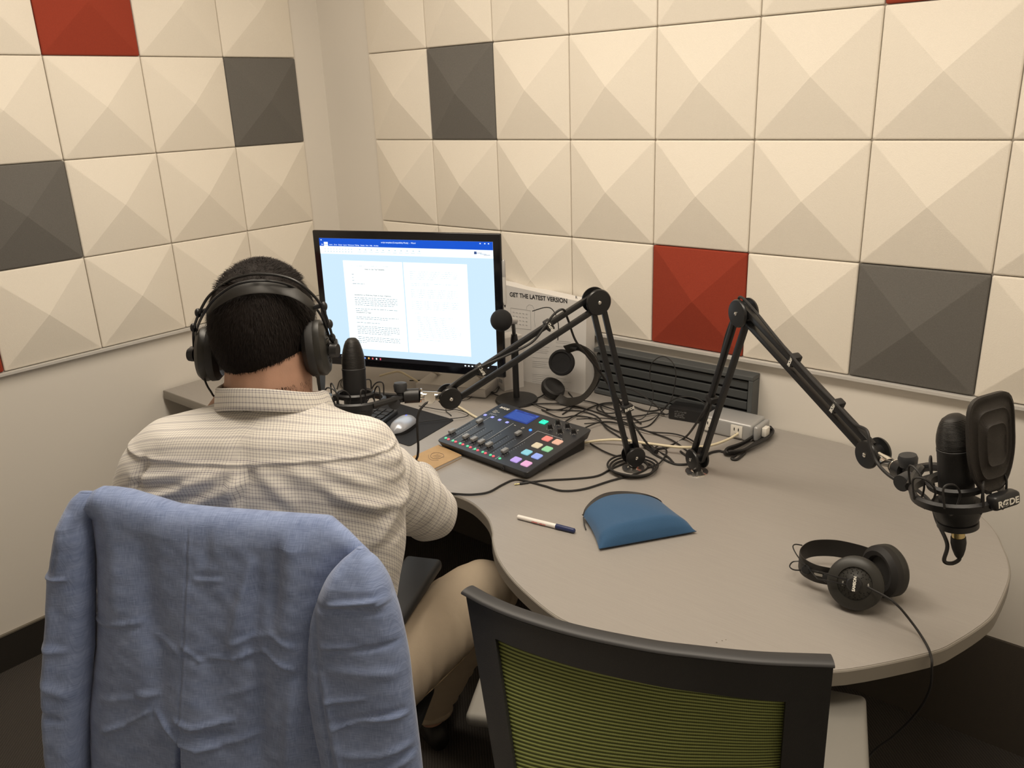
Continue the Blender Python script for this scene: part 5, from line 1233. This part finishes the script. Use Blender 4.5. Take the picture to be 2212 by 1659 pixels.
def jsleeve(rowsd, offc, hd_, fl, twist=0):
    R_ = spl(rowsd, 16); rg = []; uv = []; n = 96
    for q in R_:
        z, si, so = q; c = (si+so)/2; hw = (so-si)/2; ring = []
        top = min(1, max(0.02, (R_[0][0]-z)/.05))**.5
        for k in range(n):
            an = 2*PI*k/n; s = c+hw*math.copysign(abs(math.cos(an))**.8, math.cos(an)); o_ = offc+hd_*top*math.copysign(abs(math.sin(an))**.9, math.sin(an))
            if math.sin(an) > -.3: o_ += jdisp(s, z, fl)
            ring.append(JP(s, z, o_)); uv.append((s+o_*.6, z))
        rg.append(ring)
    return MB().loft(rg, caps=True, uvs=uv)
jr = [(JS(a, b), JS(c, d), w_, am) for a, b, c, d, w_, am in (
 (735, 1280, 850, 1272, .004, .006), (830, 1284, 858, 1278, .003, .005), (700, 1292, 840, 1300, .005, -.004), (705, 1375, 790, 1372, .006, .004), (720, 1382, 868, 1368, .004, -.004), (720, 1490, 800, 1478, .004, .005), (740, 1545, 790, 1525, .0035, .006), (790, 1525, 888, 1520, .0035, .006), (735, 1532, 880, 1508, .005, -.004), (765, 1602, 840, 1602, .004, .005), (840, 1602, 895, 1585, .004, .006), (800, 1650, 905, 1612, .004, .006), (780, 1630, 900, 1598, .005, -.004), (730, 1420, 870, 1430, .008, .003), (690, 1300, 700, 1420, .008, -.006), (700, 1420, 745, 1659, .003, -.003), (712, 1430, 760, 1659, .006, .004), (750, 1200, 720, 1300, .014, .004), (820, 1230, 850, 1340, .016, .003))]
sr = jsleeve([(1.066, .208, .217), (1.056, .196, .226), (1.045, .183, .238), (1.02, .162, .252), (.98, .142, .265), (.947, .131, .272), (.903, .125, .279), (.85, .122, .283), (.80, .126, .287), (.72, .138, .293), (.62, .15, .298), (.50, .16, .295), (.42, .165, .29)], .004, .036, jr).build('sleeve', LINEN, jk, ang=180)
jl = [(JS(a, b), JS(c, d), w_, am) for a, b, c, d, w_, am in ((150, 1120, 130, 1240, .01, .004), (140, 1180, 128, 1230, .003, -.003), (92, 1240, 150, 1246, .004, .004), (95, 1390, 150, 1400, .006, .004), (100, 1460, 160, 1500, .008, .004), (120, 1300, 110, 1640, .012, .004), (90, 1520, 150, 1550, .006, -.004))]
sl_ = jsleeve([(1.121, -.246, -.222), (1.105, -.262, -.222), (1.075, -.276, -.236), (1.046, -.288, -.238), (1.0, -.304, -.243), (.977, -.312, -.245), (.92, -.320, -.252), (.868, -.328, -.258), (.788, -.34, -.272), (.70, -.348, -.285), (.6, -.354, -.295), (.45, -.352, -.30)], -.022, .036, jl).build('sleeve', LINEN, jk, ang=180)
def seamline(pts, off, par): return MB().tube(spl([JP(*JS(*p), off) for p in pts], 6), .0011, 6).build('seam', mat('seam_blue', (.11, .15, .24), .9), par)

# ================================================================== green mesh chair
R2 = Vector((.89, .456, 0)).normalized(); F2 = Vector((-R2.y, R2.x, 0))
gz = .95
tu = [(1010, 1275), (1060, 1302), (1130, 1330), (1250, 1365), (1400, 1395), (1500, 1408), (1640, 1422), (1798, 1428)]
topc = spl([hz(u, v, gz) for u, v in tu], 6)
lowL, lowR = hz(1075, 1659, .735), hz(1776, 1659, .735)
gm = sum(topc, Vector())/len(topc)
gcm = thing('mesh_chair', 'empty chair with green mesh back and black frame at the rounded desk end', 'chair', (2.10, -1.1, 0))
nt_ = len(topc)
cum = [0]
for a, b in zip(topc, topc[1:]): cum.append(cum[-1]+(b-a).length)
fr_ = [c/cum[-1] for c in cum]
ch0, ch1 = topc[0], topc[-1]
def bowf(i): f = fr_[i]; return topc[i]-(ch0*(1-f)+ch1*f)
def GP(f, z, off=0):
    """point of the curved back: f 0..1 across, z height, off towards the camera side"""
    k = (gz-z)/(gz-.735)
    b = Vector([float(np.interp(f, fr_, [bowf(i)[q] for i in range(nt_)])) for q in range(3)])
    t = ch0*(1-f)+ch1*f; lo = lowL*(1-f)+lowR*f
    p = t*(1-k)+lo*k+b*(1-.15*k); p.z = z
    return p-F2*off*-1*-1 if 0 else p+(-F2)*off
fcols = np.linspace(0, 1, 49)
def inner(edge):
    return edge
# frame: four bands that together make one moulded piece, with the opening where the photo has it
def fz(u, v):   # (f, z) of a sight line on the back surface, by search
    best = None
    for z_ in np.linspace(.45, .95, 101):
        p = hz(u, v, z_); a = GP(0, z_); b = GP(1, z_); d_ = (b-a); f = (p-a).dot(d_)/d_.length_squared
        if -.05 <= f <= 1.05:
            q = GP(min(1, max(0, f)), z_); e = (q-p).length
            if best is None or e < best[0]: best = (e, min(1, max(0, f)), z_)
    return best[1:]
tl = fz(1078, 1372); tr_ = fz(1697, 1502); ll = fz(1122, 1640); lr = fz(1692, 1640); tm = fz(1400, 1470)
slopeL = (ll[0]-tl[0])/(tl[1]-ll[1]); slopeR = (lr[0]-tr_[0])/(tr_[1]-lr[1])
def zin(f): 
    x_ = (f-tl[0])/(tr_[0]-tl[0]); zl_, zr_ = tl[1], tr_[1]; zm = tm[1]; xm = (tm[0]-tl[0])/(tr_[0]-tl[0])
    lin = zl_*(1-x_)+zr_*x_; bow_ = zm-(zl_*(1-xm)+zr_*xm); return lin+bow_*4*x_*(1-x_)
zbot = .56; zin_b = .60; th = .022
def band(cols):
    """cols: list of rows; row = list of (f, z); builds a slab th thick on the back surface"""
    fr1 = [[GP(f, z, th/2) for f, z in r] for r in cols]; bk1 = [[GP(f, z, -th/2) for f, z in r] for r in cols]
    g = MB(); g.loft(fr1, caps=False, closed=False); g.loft(bk1, caps=False, closed=False)
    g.loft([fr1[0], bk1[0]], caps=False, closed=False); g.loft([fr1[-1], bk1[-1]], caps=False, closed=False)
    g.loft([[r[0] for r in fr1], [r[0] for r in bk1]], caps=False, closed=False); g.loft([[r[-1] for r in fr1], [r[-1] for r in bk1]], caps=False, closed=False)
    return g
FRB = mat('chair_frame_black', (.020, .020, .021), .5, bump=.15, bscale=900)
g = MB()
A = [[(f, gz-(gz-zin(min(max(f, tl[0]), tr_[0])))*k) for f in fcols] for k in np.linspace(0, 1, 6)]
def merge(b): g.add(b.v, b.f)
merge(band(A))
zs_ = np.linspace(1, 0, 18)
def zc(f, k): zi = zin(min(max(f, tl[0]), tr_[0])); return zbot+(zi-zbot)*k
merge(band([[(f*(tl[0]+slopeL*(zin(tl[0])-zc(tl[0], k))) , zc(tl[0]*f, k)) for f in np.linspace(0, 1, 6)] for k in zs_]))
merge(band([[(1-(1-(tr_[0]+slopeR*(zin(tr_[0])-zc(tr_[0], k))))*f, zc(1, k)) for f in np.linspace(0, 1, 6)] for k in zs_]))
merge(band([[(f, zbot+(zin_b-zbot)*k) for f in fcols] for k in np.linspace(0, 1, 4)]))
g.build('back_frame', FRB, gcm, ang=30)
# rolled top lip
lip = [GP(f, gz+.001, .001) for f in fcols]
rs_ = []
for i, p in enumerate(lip):
    t = (lip[min(i+1, len(lip)-1)]-lip[max(i-1, 0)]).normalized(); sd_ = Vector((t.y, -t.x, 0))
    rs_.append([p+sd_*(.0135*math.cos(a_))+UZ*(.0048*math.sin(a_)) for a_ in np.linspace(0, 2*PI, 17)[:-1]])
MB().loft(rs_).build('top_lip', mat('chair_frame_lip', (.024, .024, .026), .5), gcm)
mr = []; uv = []
for k in np.linspace(0, 1, 60):
    r = []
    for f in np.linspace(0, 1, 60):
        zt = zin(tl[0]+(tr_[0]-tl[0])*f)+.004; z = zt+(zin_b-.004-zt)*k
        ff = (tl[0]-.006+slopeL*(tl[1]-z)*.9)*(1-f)+(tr_[0]+.006+slopeR*(tr_[1]-z)*.9)*f
        r.append(GP(ff, z, -.001)); uv.append((f*.46, (z-zin(tl[0]+(tr_[0]-tl[0])*f)*0.9)))
    mr.append(r)
g = MB(); g.loft(mr, caps=False, closed=False, uvs=uv)
msh = g.build('mesh_panel', GMESH, gcm, ang=180)
sol = msh.modifiers.new('solidify', 'SOLIDIFY'); sol.thickness = .0015
# arm pads, seat, base
PADG = mat('pad_light_grey', (.20, .19, .17), .6)
def G3(r, f, z): b = Vector((2.19, -1.27, 0)); return b+R2*r+F2*f+UZ*z
for s in (-1, 1):
    if s > 0: pa = hz(1872, 1500, .68); pb = hz(1880, 1659, .68); dd_ = (pa-pb).normalized(); sd_ = Vector((dd_.y, -dd_.x, 0)); pcc = pa-dd_*.12-sd_*.046-UZ*.013
    else: pa = hz(1036, 1455, .68); pb = hz(1003, 1545, .68); dd_ = (pa-pb).normalized(); sd_ = Vector((dd_.y, -dd_.x, 0)); pcc = pb+dd_*.12+sd_*.046-UZ*.013
    ar = MB().box(pcc, (.092, .24, .026), basis(sd_, dd_, UZ), .010, 4).build('armrest_pad', PADG, gcm)
    MB().tube([pcc-UZ*.012, pcc-UZ*.17, G3(s*.25, .17, .40), G3(s*.12, .19, .39)], .017, 10, flat=.7).build('armrest_post', FRB, ar)
MB().box(G3(0, .27, .435), (.48, .46, .05), basis(R2, F2, UZ), .022, 4).build('seat', mat('seat_dark_fabric', (.014, .014, .014), .9), gcm)
MB().tube([G3(0, -.02, .60), G3(0, -.05, .48), G3(0, .02, .39), G3(0, .2, .385)], .026, 10, flat=.5).build('back_support', FRB, gcm)
MB().cyl(G3(0, .25, .09), G3(0, .25, .41), .027).build('gas_column', BLKM, gcm)
for k in range(5):
    an = 2*PI*k/5+.8; e = Vector((math.cos(an), math.sin(an), 0)); c0_ = G3(0, .25, 0)
    lg = MB().tube([c0_+UZ*.10, c0_+e*.15+UZ*.095, c0_+e*.29+UZ*.07], [.028, .022, .016], 10).build('base_leg', FRB, gcm)
    c = c0_+e*.29; sd_ = Vector((-e.y, e.x, 0)); MB().cyl(c+UZ*.028-sd_*.022, c+UZ*.028+sd_*.022, .027).build('castor', BLK, lg)
